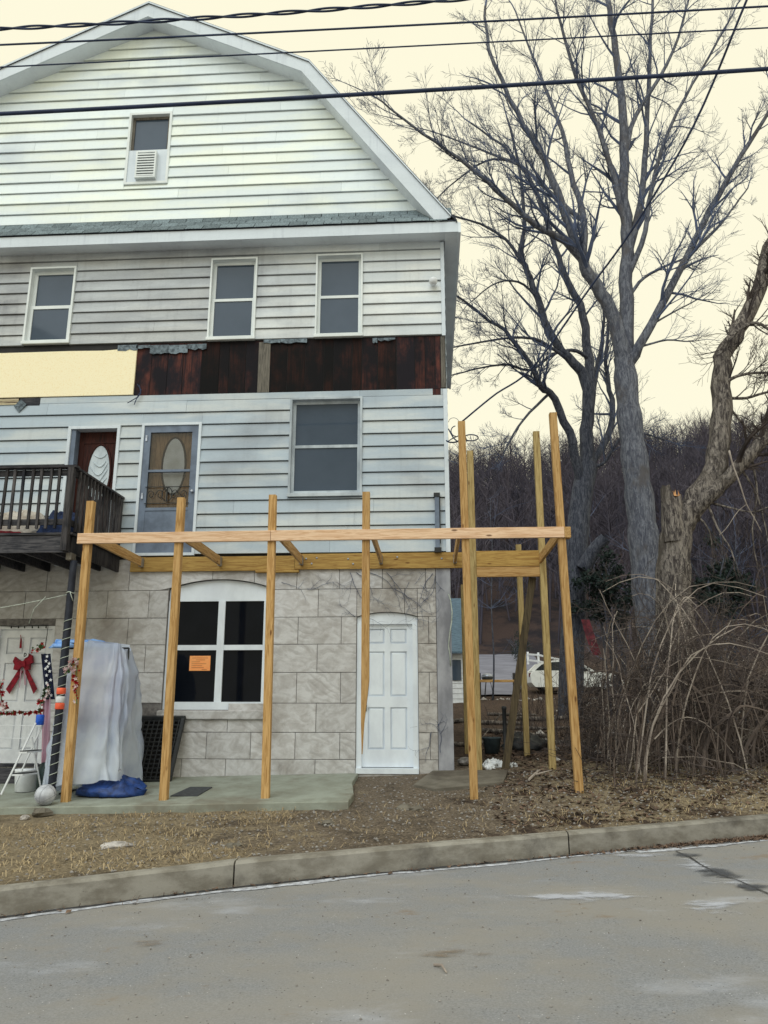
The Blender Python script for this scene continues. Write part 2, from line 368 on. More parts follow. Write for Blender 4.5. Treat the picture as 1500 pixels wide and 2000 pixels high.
def glass_clear():
    t = NT('clear_storm_glass'); tr = t.n('ShaderNodeBsdfTransparent'); tr.inputs[0].default_value = (.82,.84,.86,1)
    gl = t.n('ShaderNodeBsdfGlossy'); gl.inputs['Roughness'].default_value = .05
    fr = t.n('ShaderNodeFresnel'); fr.inputs[0].default_value = 1.5
    mx = t.n('ShaderNodeMixShader'); t.l(fr.outputs[0], mx.inputs[0]); t.l(tr.outputs[0], mx.inputs[1]); t.l(gl.outputs[0], mx.inputs[2])
    t.l(mx.outputs[0], t.out.inputs[0]); return t.m
M['clear'] = glass_clear()
def plastic_sheet():
    t = NT('milky_plastic_sheet')
    k = t.mix(t.ramp(t.noise(2.2, (1,1,.6), 5), .35, .65), lin(224,231,240), lin(194,204,218))
    df = t.n('ShaderNodeBsdfPrincipled'); t.l(k, df.inputs['Base Color']); df.inputs['Roughness'].default_value = .33
    tl = t.n('ShaderNodeBsdfTranslucent'); t.l(k, tl.inputs[0]); tr = t.n('ShaderNodeBsdfTransparent')
    m1 = t.n('ShaderNodeMixShader'); m1.inputs[0].default_value = .3; t.l(df.outputs[0], m1.inputs[1]); t.l(tl.outputs[0], m1.inputs[2])
    m2 = t.n('ShaderNodeMixShader'); m2.inputs[0].default_value = .22; t.l(m1.outputs[0], m2.inputs[1]); t.l(tr.outputs[0], m2.inputs[2])
    t.l(m2.outputs[0], t.out.inputs[0]); return t.m
M['plastic'] = plastic_sheet()

# ------------------------------------------------------------------ terrain
KP = [(-40,-24.6),(-14,-11.4),(-8,-8.1),(-3.4,-5.64),(-1.75,-4.77),(1.35,-3.68),(3.62,-2.9),(9,-1.1),(16,1.0),(40,8.)]
KX = np.array([p[0] for p in KP]); KY = np.array([p[1] for p in KP])
def ky(x): return float(np.interp(x, KX, KY))
def kz(x): return -.24 + .03*max(-14, min(16, x))
def road_z(x, y): return kz(x) - .20
def slab_top(x, y): return .03 + .025*(x+1.1) + y*.065
def ground_z(x, y):
    k = ky(x)+.16; zk = kz(x)-.012
    z2 = float(np.interp(x, [-14,-5.4,-1,.5,1.8,6,16], [-.5,-.31,-.20,-.13,-.045,.06,.2]))
    z0 = float(np.interp(x, [-14,-5.4,-1.2,.33,2,16], [-.45,-.2,-.03,.06,.12,.35]))
    y2 = max(-2.15, k+.05) if k > -2.2 else -2.15
    if y <= y2 and y2 > k+.06: z = zk + (z2-zk)*max(0,(y-k))/(y2-k)
    elif y <= 0 and y2 < 0: z = (z2 if k < -2.2 else zk) + (z0-(z2 if k < -2.2 else zk))*(y-y2)/(-y2)
    else:
        zz = max(z0, zk)
        z = np.interp(y, [0,2,10,24,62,175,260], [zz,max(zz,.2),max(zz,.55),1.1,5.2,52+max(-6,min(9,(x-20)*.12)),60])
        z = float(z)
    b = fbm(x*.9, y*.9)*.02 + fbm(x*4, y*4, 3)*.012
    if y > 1: b += fbm(x*.5, y*.5, 5)*.06
    if y > 66: b += fbm(x*.05, y*.05, 9)*2.5*min(1,(y-66)/10)
    if -3.2 < x+fbm(x,y,7)*.3 and x < 1.2 and y < -1.9 and y > k: b += .02*fbm(x*6, y*6, 4)
    return z + b
xs = np.concatenate([np.linspace(-60,-12,17)[:-1], np.linspace(-12,12,161)[:-1], np.linspace(12,40,29)[:-1], np.linspace(40,150,23)])
ts = np.concatenate([np.linspace(0,1,32)[:-1]*1.0])
rows = []
for x in xs:
    k = ky(x)+.13
    ya = np.linspace(k, max(3., k+3), 46)[:-1]; yb = np.linspace(max(3., k+3), 30, 34)[:-1]; yc = np.linspace(30, 230, 41)
    rows.append([(x, y, ground_z(x, y)) for y in np.concatenate([ya, yb, yc])])
g = MB(); g.loft(rows, cap=False, closed=False); g.f = [q[::-1] for q in g.f]
g.build('ground', M['ground'], smooth=True, kind='structure', label='bare earth verge and leaf strewn yard rising to the hill')
rx = np.concatenate([np.linspace(-40,-12,15)[:-1], np.linspace(-12,12,49)[:-1], np.linspace(12,40,15)])
rows = []
for x in rx:
    k = ky(x)+.02
    rows.append([(x, y, road_z(x, y) + .006*fbm(x*.6, y*.6)) for y in np.linspace(-45, k, 40)])
g = MB(); g.loft(rows, cap=False, closed=False); g.f = [q[::-1] for q in g.f]
g.build('road', M['road'], smooth=True, kind='structure', label='worn grey asphalt street')

# kerb: cast lengths with open joints
kroot = empty('kerb', (0,-4.2,-.4), 'weathered concrete kerb along the street', None, None, 'structure')
jx = [-14,-11,-8,-5.,-1.75,1.35,4.4,7.5,10.6,13.7,16]
for a, b in zip(jx[:-1], jx[1:]):
    m = MB(); n = 10; ring = []
    for i in range(n+1):
        x = a+.007 + (b-a-.014)*i/n; y = ky(x)+.012*fbm(x*1.3,0,2); z = kz(x)
        r = .02+.012*abs(fbm(x*5,1,1)); dz = .006*fbm(x*3,5)
        ring.append([(x,y-.02,z-.42),(x,y-.012,z-r+dz),(x,y+r*.4,z-.006+dz),(x,y+r,z+dz),(x,y+.145,z+dz),(x,y+.16,z-.012),(x,y+.16,z-.42)])
    m.loft(ring); m.build('kerb_stone', M['kerb'], kroot)
# gutter salt line, crack and wet patch, patches of salt: thin sheets over the road
def ribbon(name, mat, pts, wf, dz, n=60, **k):
    pts = np.array(pts); t = np.linspace(0, len(pts)-1, n); m = MB(); ra, rb = [], []
    for q in t:
        x = np.interp(q, range(len(pts)), pts[:,0]); y = np.interp(q, range(len(pts)), pts[:,1])
        w_ = wf*(.35+.65*abs(fbm(x*2.3, y*2.3, 2)))*(1 if 0 < q < len(pts)-1 else .1); o = .05*fbm(x*1.7,y*1.7,4)*wf*6
        ra.append((x, y+o+w_, road_z(x,y)+dz+.006*fbm(x*.6,(y)*.6))); rb.append((x+.02, y+o-w_, road_z(x,y)+dz+.006*fbm(x*.6,y*.6)))
    m.loft([ra, rb], cap=False, closed=False)
    return m.build(name, mat, **k)
rt = [o for o in bpy.data.objects if o.name == 'road'][0]
OFF[rt] = np.zeros(3)
ribbon('damp_line', M['crack'], [(x, ky(x)-.045) for x in np.linspace(-7,8,40)], .045, .004, 260, parent=rt)
for i, (dx0, dx1, wf, dy) in enumerate([(-6,-.5,.07,-.15),(-.6,2.2,.05,-.14),(2.0,3.9,.07,-.22)]):
    ribbon('salt_line', M['salt'], [(x, ky(x)+dy-.03*math.sin(x*3)) for x in np.linspace(dx0,dx1,14)], wf, .005, 120, parent=rt)
def rp(u, v):   # road point under a pixel
    z = -.44
    for _ in range(4):
        d = _F + _R*(u-750)/FPX - _U*(v-1000)/FPX; p = CAM + d*((z-CAM[2])/d[2]); z = road_z(p[0], p[1])
    return p
ribbon('crack', M['crack'], [rp(*q)[:2] for q in [(1318,1664),(1345,1675),(1365,1690),(1400,1708),(1440,1722),(1500,1748),(1560,1775)]], .022, .0095, 80, parent=rt)
def blob(name, mat, u, v, ru, rv, dz=.006, n=26, **k):
    c = rp(u,v); rx_ = np.linalg.norm(rp(u+ru,v)-c); ry_ = np.linalg.norm(rp(u,v+rv)-c); ring = []
    for i in range(n):
        a = 2*math.pi*i/n; q = 1+.45*fbm(math.cos(a)*1.3+u, math.sin(a)*1.3+v, 3)
        x = c[0]+rx_*q*math.cos(a); y = c[1]+ry_*q*math.sin(a); ring.append((x,y,road_z(x,y)+dz+.006*fbm(x*.6,y*.6)))
    o = MB().add(ring+[(c[0],c[1],road_z(c[0],c[1])+dz+.006*fbm(c[0]*.6,c[1]*.6))], [(i,(i+1)%n,n) for i in range(n)]).build(name, mat, **k)
    at_ = o.data.attributes.new('spread', 'FLOAT', 'POINT'); at_.data[n].value = 1.
    return o
def feather(name, c1, mxa, th):
    t = NT(name); f = t.noise(4, (.8,1.5,1), 8, .66); tr = t.n('ShaderNodeBsdfTransparent'); mx = t.n('ShaderNodeMixShader')
    t.b.inputs['Base Color'].default_value = c1; t.b.inputs['Roughness'].default_value = .95
    av = t.n('ShaderNodeAttribute', attribute_name='spread'); sp_ = t.math('SUBTRACT', t.math('ADD', f, t.math('MULTIPLY', t.math('POWER', av.outputs['Fac'], .55), .42)), .30); t.l(t.ramp(sp_, th, th+.26, 0, mxa), mx.inputs[0]); t.l(tr.outputs[0], mx.inputs[1]); t.l(t.b.outputs[0], mx.inputs[2]); t.l(mx.outputs[0], t.out.inputs[0]); return t.m
M['saltfilm'] = feather('thin_salt_film', lin(190,192,196), .75, .42)
M['mud'] = feather('dried_mud_film', lin(128,110,86), .6, .47)
M['damp'] = feather('damp_film', lin(72,74,78), .9, .36)
for u, v, ru, rv in [(1405,1708,46,16),(1335,1670,40,8),(1470,1735,40,8)]: blob('wet_patch', M['damp'], u, v, ru, rv, .009, parent=rt)
for u, v, ru, rv in [(1365,1690,60,18),(1420,1722,70,12),(1130,1752,190,18),(1390,1768,95,20),(1230,1672,110,6),(60,1778,70,7)]: blob('salt_patch', M['saltfilm'], u, v, ru, rv, .007, parent=rt)
for u, v, ru, rv in [(300,1842,80,12),(880,1860,150,16)]: blob('mud_patch', M['mud'], u, v, ru, rv, .0075, parent=rt)

# ================================================================== HOUSE
XC, XR = -5.18, .33; XL = 2*XC-XR; DEP = 6.2
H = empty('house', (XC,0,0), 'three storey gambrel roofed house with pale lap siding over a stone ground floor', 'house')
def roofz(x, drop=0.):
    d = abs(x-XC); return float(np.interp(d, [0,3.11,5.74,6.5], [13.99,12.48,9.03,8.03])) - drop
def roofx(z):   # right-hand x of the roof line at height z
    return XC + float(np.interp(-z, [-13.99,-12.48,-9.03], [0,3.11,5.74]))
# openings: name -> x0,x1,z0,z1
OP = {}
def rect(u0, v0, u1, v1):
    a = P(u0,v0); b = P(u1,v1); return [a[0], b[0], b[2], a[2]]
OP['g'] = [-5.50,-4.68,10.27,11.81]
OP['u1'] = [-7.05,-6.21,7.13,8.62]; OP['u2'] = [-3.77,-2.94,7.11,8.68]; OP['u3'] = [-1.90,-1.08,7.11,8.69]
OP['big'] = [-2.28,-1.07,4.30,6.01]
OP['storm'] = [-4.79,-3.77,3.35,5.62]; OP['brown'] = [-6.06,-5.16,3.2,5.59]
def holes_wall(m, x0, x1, z0, z1, holes, y0, y1):
    bx = sorted({x0,x1,*[min(max(q,x0),x1) for h in holes for q in h[:2]]}); bz = sorted({z0,z1,*[min(max(q,z0),z1) for h in holes for q in h[2:]]})
    for a, b in zip(bx[:-1], bx[1:]):
        for c, d in zip(bz[:-1], bz[1:]):
            mx, mz = (a+b)/2, (c+d)/2
            if b-a < 1e-4 or d-c < 1e-4 or any(h[0] < mx < h[1] and h[2] < mz < h[3] for h in holes): continue
            m.box(a,b,y0,y1,c,d)
core = MB()
holes_wall(core, XL, XR-.003, 3.30, 8.95, [OP[k] for k in ('u1','u2','u3','big','storm','brown')], .012, .22)
holes_wall(core, XL+.3, XR-.3, 8.95, 9.8, [], .012, .22)
core.build('wall_core', M['dark'], H)
gz = MB(); a, b, c_, d = OP['g']
pol = [(XC-5.5,9.3)]
gl = MB()   # gable core: strips left, right, over and under the window
def strip(x0,x1,zb):
    q = [(x0,zb),(x1,zb)]; xs_ = sorted([x for x in (XC,XC+3.11,XC-3.11) if x0 < x < x1]+[x0,x1], reverse=True)
    return q + [(x, max(roofz(x,.12), zb+.01)) for x in xs_]
gl.prism(strip(XC-5.2,a,9.45), .012, .2); gl.prism(strip(b,XC+5.2,9.45), .012, .2); gl.prism(strip(a,b,d), .012, .2); gl.prism([(a,9.45),(b,9.45),(b,c_),(a,c_)], .012, .2)
gl.build('gable_core', M['dark'], H)
sh = MB(); sh.box(XR-.2,XR-.004,.22,DEP,-.3,9.0); sh.box(XL,XL+.2,.22,DEP,-.3,9.0); sh.box(XL,XR-.004,DEP,DEP+.2,-.3,9.0); sh.box(XL+.2,XR-.2,.22,DEP,3.0,3.25); sh.box(XL+.2,XR-.2,.22,DEP,6.4,6.6)
sh.prism([(XC-5.4,9.0),(XC+5.4,9.0),(XC+5.3,9.1),(XC+3.0,12.2),(XC,13.7),(XC-3.0,12.2),(XC-5.3,9.1)], DEP, DEP+.2)
sh.build('side_walls', M['mid'], H)

# lap siding, board by board
def board(x0b, x1b, x0t, x1t, z0, z1, mat, y=0.):
    f, t = y-.040, y-.012; z0 += .013
    v = [(x0b,f,z0),(x1b,f,z0),(x1b,.010,z0),(x0b,.010,z0),(x0b,f,z0+.006),(x1b,f,z0+.006),(x0t,t,z1),(x1t,t,z1),(x1t,.010,z1),(x0t,.010,z1)]
    return MB().add(v, [(0,3,2,1),(0,1,5,4),(4,5,7,6),(6,7,8,9),(0,4,6,9,3),(1,2,8,7,5)]).build('siding_board', mat, H)
def courses(z0, z1, n, mat, xl, xr, holes, joints=True, rr=random.Random(3)):
    h = (z1-z0)/n
    for i in range(n):
        a, b = z0+i*h, z0+(i+1)*h
        hs = sorted([h_ for h_ in holes if h_[2] < b-.02 and h_[3] > a+.02])
        parts_ = []; x_ = None
        for h_ in hs:
            parts_.append((a, b, (x_ if x_ is not None else xl(a), h_[0], x_ if x_ is not None else xl(b), h_[0])))
            if h_[3] < b-.03: parts_.append((h_[3]-.012, b, (h_[0]+.002,h_[1]-.002,h_[0]+.002,h_[1]-.002)))
            elif h_[2] > a+.03: parts_.append((a, h_[2], (h_[0]+.002,h_[1]-.002,h_[0]+.002,h_[1]-.002)))
            x_ = h_[1]
        parts_.append((a, b, (x_ if x_ is not None else xl(a), xr(a), x_ if x_ is not None else xl(b), xr(b))))
        for c, d, s in parts_:
            for s in [s]:
                L = s[1]-s[0]; xsn = [s[0]]
                if joints and L > 2.4:
                    x = s[0]+rr.uniform(.6,3.0)
                    while x < s[1]-.5: xsn.append(x); x += rr.uniform(2.2,3.7)
                xsn.append(s[1])
                for j in range(len(xsn)-1):
                    e0 = 0 if j == 0 else .0015; e1 = 0 if j == len(xsn)-2 else .0015
                    board(xsn[j]+e0, xsn[j+1]-e1, s[2] if j==0 else xsn[j]+e0, s[3] if j==len(xsn)-2 else xsn[j+1]-e1, c, d-.002, mat, rr.uniform(-.002,.002))
T = .012
courses(9.50, 13.73, 19, M['gable'], lambda z: 2*XC-min(roofx(z+.17), XC+5.34), lambda z: min(roofx(z+.17), XC+5.34), [OP['g']])
courses(7.10, 8.94, 9, M['upper'], lambda z: XL, lambda z: XR-.06, [OP['u1'],OP['u2'],OP['u3']])
courses(3.36, 6.02, 12, M['mid'], lambda z: XL, lambda z: XR-.06, [OP['big'],OP['storm'],OP['brown']])
m = MB(); 
for x0, x1 in [(-6.62,-1.12),(-1.118,.10),(.235,XR-.06)]: MB().box(x0,x1,-.016,.010,6.022,6.13).build('flashing_strip', M['mid'], H)
m = MB(); m.box(XR-.058,XR+.004,-.034,.12,7.09,8.87); m.build('corner_board', M['trim'], H)
m = MB(); m.box(XR-.058,XR+.012,-.034,.12,3.36,6.12); m.build('corner_board', M['trim'], H)
# side siding seen edge on
m = MB()
for i in range(26):
    z = 3.36+i*.2145; m.hexa([(XR-.003,.125,z),(XR+.02,.125,z),(XR+.02,DEP,z),(XR-.003,DEP,z),(XR-.003,.125,z+.212),(XR+.004,.125,z+.212),(XR+.004,DEP,z+.212),(XR-.003,DEP,z+.212)])
m.build('side_siding', M['mid'], H)

# bared band of upright planks, the foam board and torn scraps
x = -5.02; rr = random.Random(11)
while x < XR-.09:
    wd = rr.choice([.17,.27,.31,.29,.32]); x1 = min(x+wd, XR-.085)
    if -2.98 < x < -2.72: pass
    if x1-x > .05:
        MB().bbox(x+.006, x1-.006, -.002+rr.uniform(-.004,.004), .011, 6.135, 7.09+rr.uniform(0,.004), .003).build('plank', M['plank'], H)
    x = x1
MB().bbox(-2.86,-2.66,-.022,-.008,6.135,7.06,.003).build('patch_board', M['palewood'], H, label='pale grey board over the dark planks')
MB().bbox(XR-.082,XR-.012,-.014,.010,6.15,7.08,.003).build('corner_stud', M['palewood'], H)
MB().bbox(.104,.231,-.006,.010,5.93,6.13,.003).build('plank_end', M['plank'], H)
m = MB(); pts_b = [(XL+.1,6.15)]+[(-5.0+(XL+5.1)*(1-i/12),6.145+.006*fbm(i,1)) for i in range(1,13)]
top = [(-4.995,6.985),(-5.3,6.992),(-5.6,6.975),(-6.2,6.985),(-7.4,6.98),(XL+.1,6.98)]
m.prism(pts_b+top, -.03, .006, .003); m.build('foam_board', M['foam'], H, label='yellow foam insulation board under the second floor windows')
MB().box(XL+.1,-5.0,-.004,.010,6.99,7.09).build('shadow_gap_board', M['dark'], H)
def scrap(u0, v0, u1, v1, mat=M['scrap'], y=-.036, tilt=0):
    a = P(u0,v0); b = P(u1,v1); n = 5; r2 = random.Random(int(u0))
    lo = [(a[0]+(b[0]-a[0])*i/n, b[2]+r2.uniform(-.02,.02)) for i in range(n+1)]
    MB().prism(lo+[(b[0],a[2]),(a[0],a[2]+tilt)], y, y+.008).build('torn_shingle', mat, H)
for q in [(232,676,270,685),(268,676,294,682),(295,676,330,692),(331,676,367,691),(368,674,404,683),(516,665,548,672),(549,664,600,670),(728,662,737,672),(738,662,772,666)]: scrap(*q)
m = MB()
for k in range(3): m.hexa([(XL+.1,-.036,6.015+k*.036),(-7.0,-.036,6.015+k*.036),(-7.0,-.02,6.015+k*.036),(XL+.1,-.02,6.015+k*.036),(XL+.1,-.026,6.05+k*.036),(-7.0,-.026,6.05+k*.036),(-7.0,-.02,6.05+k*.036),(XL+.1,-.02,6.05+k*.036)])
m.build('old_clapboard', M['oldclap'], H)
MB().box(-6.98,-6.625,-.020,.010,5.99,6.13).build('bare_patch', M['oldwoodx'], H)
c0 = P(42,795); MB().prism([(c0[0]-.11,c0[2]),(c0[0]-.01,c0[2]-.12),(c0[0]+.11,c0[2]+.03),(c0[0]+.0,c0[2]+.12)], -.05, -.038).build('loose_scrap', M['scrap'], H)
m = MB()
for q in [[(268,750),(276,762),(268,776),(258,782),(249,787)],[(272,752),(275,768),(266,780),(262,790)]]: m.tube([P(u,v,-.07) for u,v in q], .008, 5)
m.build('loose_wire', M['cable'], H)

# eave, soffit, pent strip and rakes
OV = .33; EX = .24
m = MB(); m.box(XC-5.76,XC+5.76,-OV-.02,-OV,8.85,9.05); m.build('fascia', M['trim'], H)
m = MB(); m.hexa([(XC-5.74,-OV,8.86),(XC+5.74,-OV,8.86),(XC+5.74,.005,8.90),(XC-5.74,.005,8.90),(XC-5.74,-OV,8.872),(XC+5.74,-OV,8.872),(XC+5.74,.005,8.912),(XC-5.74,.005,8.912)]); m.build('soffit', M['soffit'], H)
pent = MB(); pent.hexa([(XC-5.74,-OV-.03,9.052),(XC+5.74,-OV-.03,9.052),(XC+5.5,.01,9.50),(XC-5.5,.01,9.50),(XC-5.74,-OV-.03,9.062),(XC+5.74,-OV-.03,9.062),(XC+5.5,.01,9.51),(XC-5.5,.01,9.51)])
pr = pent.build('pent_roof', M['roof'], H); OFF[pr] = OFF[H]
rr = random.Random(5)
for row in range(3):
    t0, t1 = row/3-.02, (row+1)/3+.10; x = XC-5.7+row*.11
    while x < XC+5.5:
        wd = .305; x1 = min(x+wd-.012, XC+5.66); y0 = -OV-.045+t0*(OV+.045); y1 = -OV-.045+t1*(OV+.045)
        z0 = 9.066+t0*.448+.012; z1 = 9.066+t1*.448+.004; j = rr.uniform(-.006,.008)
        MB().hexa([(x,y0,z0+j-.006),(x1,y0,z0-.006),(x1,min(y1,.0),z1-.006),(x,min(y1,.0),z1-.006),(x,y0,z0+.006+j),(x1,y0,z0+.006),(x1,min(y1,.0),z1+.004),(x,min(y1,.0),z1+.004)]).build('shingle', M['shingle'], pr)
        x += wd
# rake boards and soffits on each slope, with the roof deck above
kn = [(XC-5.74,9.03),(XC-3.11,12.48),(XC,13.99),(XC+3.11,12.48),(XC+5.74,9.03)]
roof = MB()
for (xa,za),(xb,zb) in zip(kn[:-1], kn[1:]):
    roof.hexa([(xa,-OV-.05,za-.015),(xb,-OV-.05,zb-.015),(xb,DEP+.4,zb-.015),(xa,DEP+.4,za-.015),(xa,-OV-.05,za+.03),(xb,-OV-.05,zb+.03),(xb,DEP+.4,zb+.03),(xa,DEP+.4,za+.03)])
roof.build('roof', M['roof'], H)
cut = lambda x: .30
for (xa,za),(xb,zb) in zip(kn[:-1], kn[1:]):
    steep = abs(zb-za) > abs(xb-xa); dr = .40 if steep else .27
    lo_a, lo_b = za-dr, zb-dr
    if steep:   # stop the fascia on the pent roof
        if za < zb: xa2, za2 = xa+.10, za+.12
        else: xa2, za2 = xa, za
        if zb < za: xb2, zb2 = xb-.10, zb+.12
        else: xb2, zb2 = xb, zb
    else: xa2, za2, xb2, zb2 = xa, za, xb, zb
    da = .27 if abs(xa-XC) < 4 else .14; db = .27 if abs(xb-XC) < 4 else .14
    sx = .0
    ia = (XC + (xa2-XC)*(.955 if abs(xa-XC) > 1 else 1)); ib = (XC + (xb2-XC)*(.955 if abs(xb-XC) > 1 else 1))
    A, B = (xa2,za2-.018), (xb2,zb2-.018); C = (ib, zb2-(.30 if abs(xb-XC)<.1 else .20 if abs(xb-XC)<4 else .11)); D_ = (ia, za2-(.30 if abs(xa-XC)<.1 else .20 if abs(xa-XC)<4 else .11))
    MB().prism([D_,C,B,A], -OV-.03, -OV-.005).build('rake_board', M['trim'], H)
    s = MB(); s.hexa([(D_[0],-OV-.005,D_[1]),(C[0],-OV-.005,C[1]),(C[0],.012,C[1]+.02),(D_[0],.012,D_[1]+.02),(D_[0],-OV-.005,D_[1]+.012),(C[0],-OV-.005,C[1]+.012),(C[0],.012,C[1]+.032),(D_[0],.012,D_[1]+.032)])
    s.build('rake_soffit', M['soffit'], H)
    e = MB(); e.hexa([(xa2,-OV-.06,za2-.02),(xb2,-OV-.06,zb2-.02),(xb2,-OV-.05,zb2-.02),(xa2,-OV-.05,za2-.02),(xa2,-OV-.06,za2+.015),(xb2,-OV-.06,zb2+.015),(xb2,-OV-.05,zb2+.015),(xa2,-OV-.05,za2+.015)])
    e.build('drip_edge', M['trim'], H)
# eave running back along the right wall
m = MB(); m.box(XR+.021,XC+5.76,-OV,DEP+.3,8.86,8.875); m.box(XC+5.76,XC+5.80,-OV-.02,DEP+.3,8.84,9.03); m.build('side_eave', M['soffit'], H)
m = MB(); m.box(XC-5.76,XL-.02,-OV,DEP+.3,8.86,8.875); m.box(XC-5.80,XC-5.76,-OV-.02,DEP+.3,8.84,9.03); m.build('side_eave', M['soffit'], H)

# windows
def ring(m, x0, x1, z0, z1, w_, y0, y1, wb=None):
    wb = wb or w_
    m.box(x0,x0+w_,y0,y1,z0,z1); m.box(x1-w_,x1,y0,y1,z0,z1); m.box(x0+w_,x1-w_,y0,y1,z1-w_,z1); m.box(x0+w_,x1-w_,y0,y1,z0,z0+wb)
def sash_window(o, mid, trimmat, sashmat, tw=.05, sw=.045, label=None, sill=True):
    x0,x1,z0,z1 = o
    m = MB(); ring(m, x0,x1,z0,z1,tw,-.062,.20,tw+.01)
    wn = m.build('window', trimmat, H, label=label); OFF[wn] = OFF[H]
    a,b,c,d = x0+tw,x1-tw,z0+tw+.01,z1-tw
    m = MB(); ring(m,a,b,mid-.02,d,sw,.050,.09); m.build('sash', sashmat, wn)
    m = MB(); ring(m,a,b,c,mid+.02,sw,.012,.049,.06); m.build('sash', sashmat, wn)
    MB().box(a+sw,b-sw,.070,.074,mid-.02+sw,d-sw).build('pane', M['slateglass'], wn)
    MB().box(a+sw,b-sw,.030,.034,c+.06,mid+.02-sw).build('pane', M['slateglass'], wn)
    if sill:
        m = MB(); m.bbox(x0-.01,x1+.01,-.085,-.063,z0-.012,z0+.05); m.build('sill', sashmat, wn)
    return wn
sash_window(OP['u1'], 7.87, M['vinyl'], M['vinyl'], .034, .06)
sash_window(OP['u2'], 7.90, M['vinyl'], M['vinyl'], .03, .05)
sash_window(OP['u3'], 7.90, M['vinyl'], M['vinyl'], .03, .05)
wb_ = sash_window(OP['big'], 5.17, M['oldtrim'], M['oldtrim'], .035, .05, 'large grey framed window of the middle floor')
# attic window with an air conditioner panel
x0,x1,z0,z1 = OP['g']; m = MB(); ring(m,x0,x1,z0,z1,.045,-.05,.2); wn = m.build('window', M['vinyl'], H, label='narrow attic window with a vent panel'); OFF[wn] = OFF[H]
m = MB(); ring(m,x0+.045,x1-.045,11.0,z1-.045,.05,.03,.07); m.build('sash', M['palewood'], wn)
MB().box(x0+.095,x1-.095,.05,.054,11.05,z1-.095).build('pane', M['slateglass'], wn)
MB().box(x0+.045,x1-.045,-.03,.03,z0+.045,10.999).build('filler_panel', M['trim'], wn)
m = MB(); ring(m,-5.28,-4.90,10.36,10.92,.03,-.11,-.031); vg = m.build('vent_grille', M['vinyl'], wn); OFF[vg] = OFF[H]
MB().box(-5.25,-4.93,-.040,-.031,10.39,10.89).build('vent_back', M['dark'], wn)
for i in range(9): z = 10.40+i*.055; MB().hexa([(-5.25,-.108,z),(-4.93,-.108,z),(-4.93,-.06,z+.018),(-5.25,-.06,z+.018),(-5.25,-.108,z+.026),(-4.93,-.108,z+.026),(-4.93,-.06,z+.044),(-5.25,-.06,z+.044)]).build('louvre', M['vinyl'], wn)

# middle floor doors
def oval(cx, cz, rx_, rz_, n=28): return [(cx+rx_*math.cos(2*math.pi*i/n), cz+rz_*math.sin(2*math.pi*i/n)) for i in range(n)]
def oval_frame(cx, cz, rx_, rz_, t_, y0, y1):
    m = MB(); pts = [(p[0],(y0+y1)/2,p[1]) for p in oval(cx,cz,rx_,rz_)]; pts.append(pts[0]); m.tube(pts, t_, 6, False); return m
x0,x1,z0,z1 = OP['brown']; m = MB(); ring(m,x0,x1,z0,z1,.05,-.05,.2); fr = m.build('door_frame', M['trim'], H)
MB().box(x0+.05,x0+.13,-.02,.2,z0+.05,z1-.05).build('storm_rail', M['doorgrey'], H)
m = MB(); m.box(x0+.13,x1-.05,.13,.17,z0+.05,z1-.05); dr = m.build('door', M['brown'], H, label='dark brown balcony door with an oval light'); OFF[dr] = OFF[H]
cx = P(203,0)[0]*0+ (x0+.13+x1-.05)/2; m = MB()
ring(m,x0+.20,x1-.12,z0+.2,z1-.24,.02,.118,.129); m.build('moulding', M['brown'], dr)
c = P(193,918,.12); oval_frame(c[0],c[2]-.05,.205,.50,.022,.115,.13).build('oval_moulding', M['brown'], dr, True)
MB().prism(oval(c[0],c[2]-.05,.20,.495), .120, .129).build('pane', M['curtain'], dr)
m = MB()
for k in range(6):
    q = [(c[0]-.15+.30*t, .116, c[2]+.30-k*.13-.14*math.sin(math.pi*t)+.07*t+.03*math.sin(5*t+k)) for t in np.linspace(0,1,9)]
    q = [p for p in q if ((p[0]-c[0])/.165)**2+((p[2]-c[2]+.05)/.47)**2 < 1]
    if len(q) > 2: m.tube(q, [.004]+[.011]*(len(q)-2)+[.004], 5)
m.build('curtain_fold', M['curtain'], dr, True)
x0,x1,z0,z1 = OP['storm']; m = MB(); ring(m,x0,x1,z0,z1,.045,-.05,.2); m.build('door_frame', M['trim'], H)
a,b,c,d = x0+.045,x1-.045,z0+.045,z1-.045
m = MB(); m.box(a,a+.11,-.03,.02,c,d); m.box(b-.11,b,-.03,.02,c,d); m.box(a+.11,b-.11,-.03,.02,d-.12,d); m.box(a+.11,b-.11,-.03,.02,c,c+.13); m.box(a+.11,b-.11,-.022,.012,c+.13,4.10); m.box(a+.11,b-.11,-.034,.016,4.10,4.15); m.box(a+.11,b-.11,-.034,.016,4.76,4.80)
sd = m.build('storm_door', M['doorgrey'], H, label='grey storm door with scrollwork over a tan oval door'); OFF[sd] = OFF[H]
MB().box(a+.11,b-.11,-.004,.0,4.15,4.76).build('pane', M['clear'], sd); MB().box(a+.11,b-.11,-.004,.0,4.80,d-.12).build('pane', M['clear'], sd)
m = MB(); m.box(a,b,.10,.14,c,d); idr = m.build('inner_door', M['tan'], H); OFF[idr] = OFF[H]
cx = (a+b)/2+.03; oval_frame(cx,4.90,.20,.50,.018,.09,.10).build('oval_moulding', M['brown'], idr, True); MB().prism(oval(cx,4.90,.195,.495), .093, .099).build('pane', M['obscure'], idr)
m = MB()
for zz in (4.22,4.50): m.tube([(a+.09,-.045,zz),(b-.09,-.045,zz)], .007, 5)
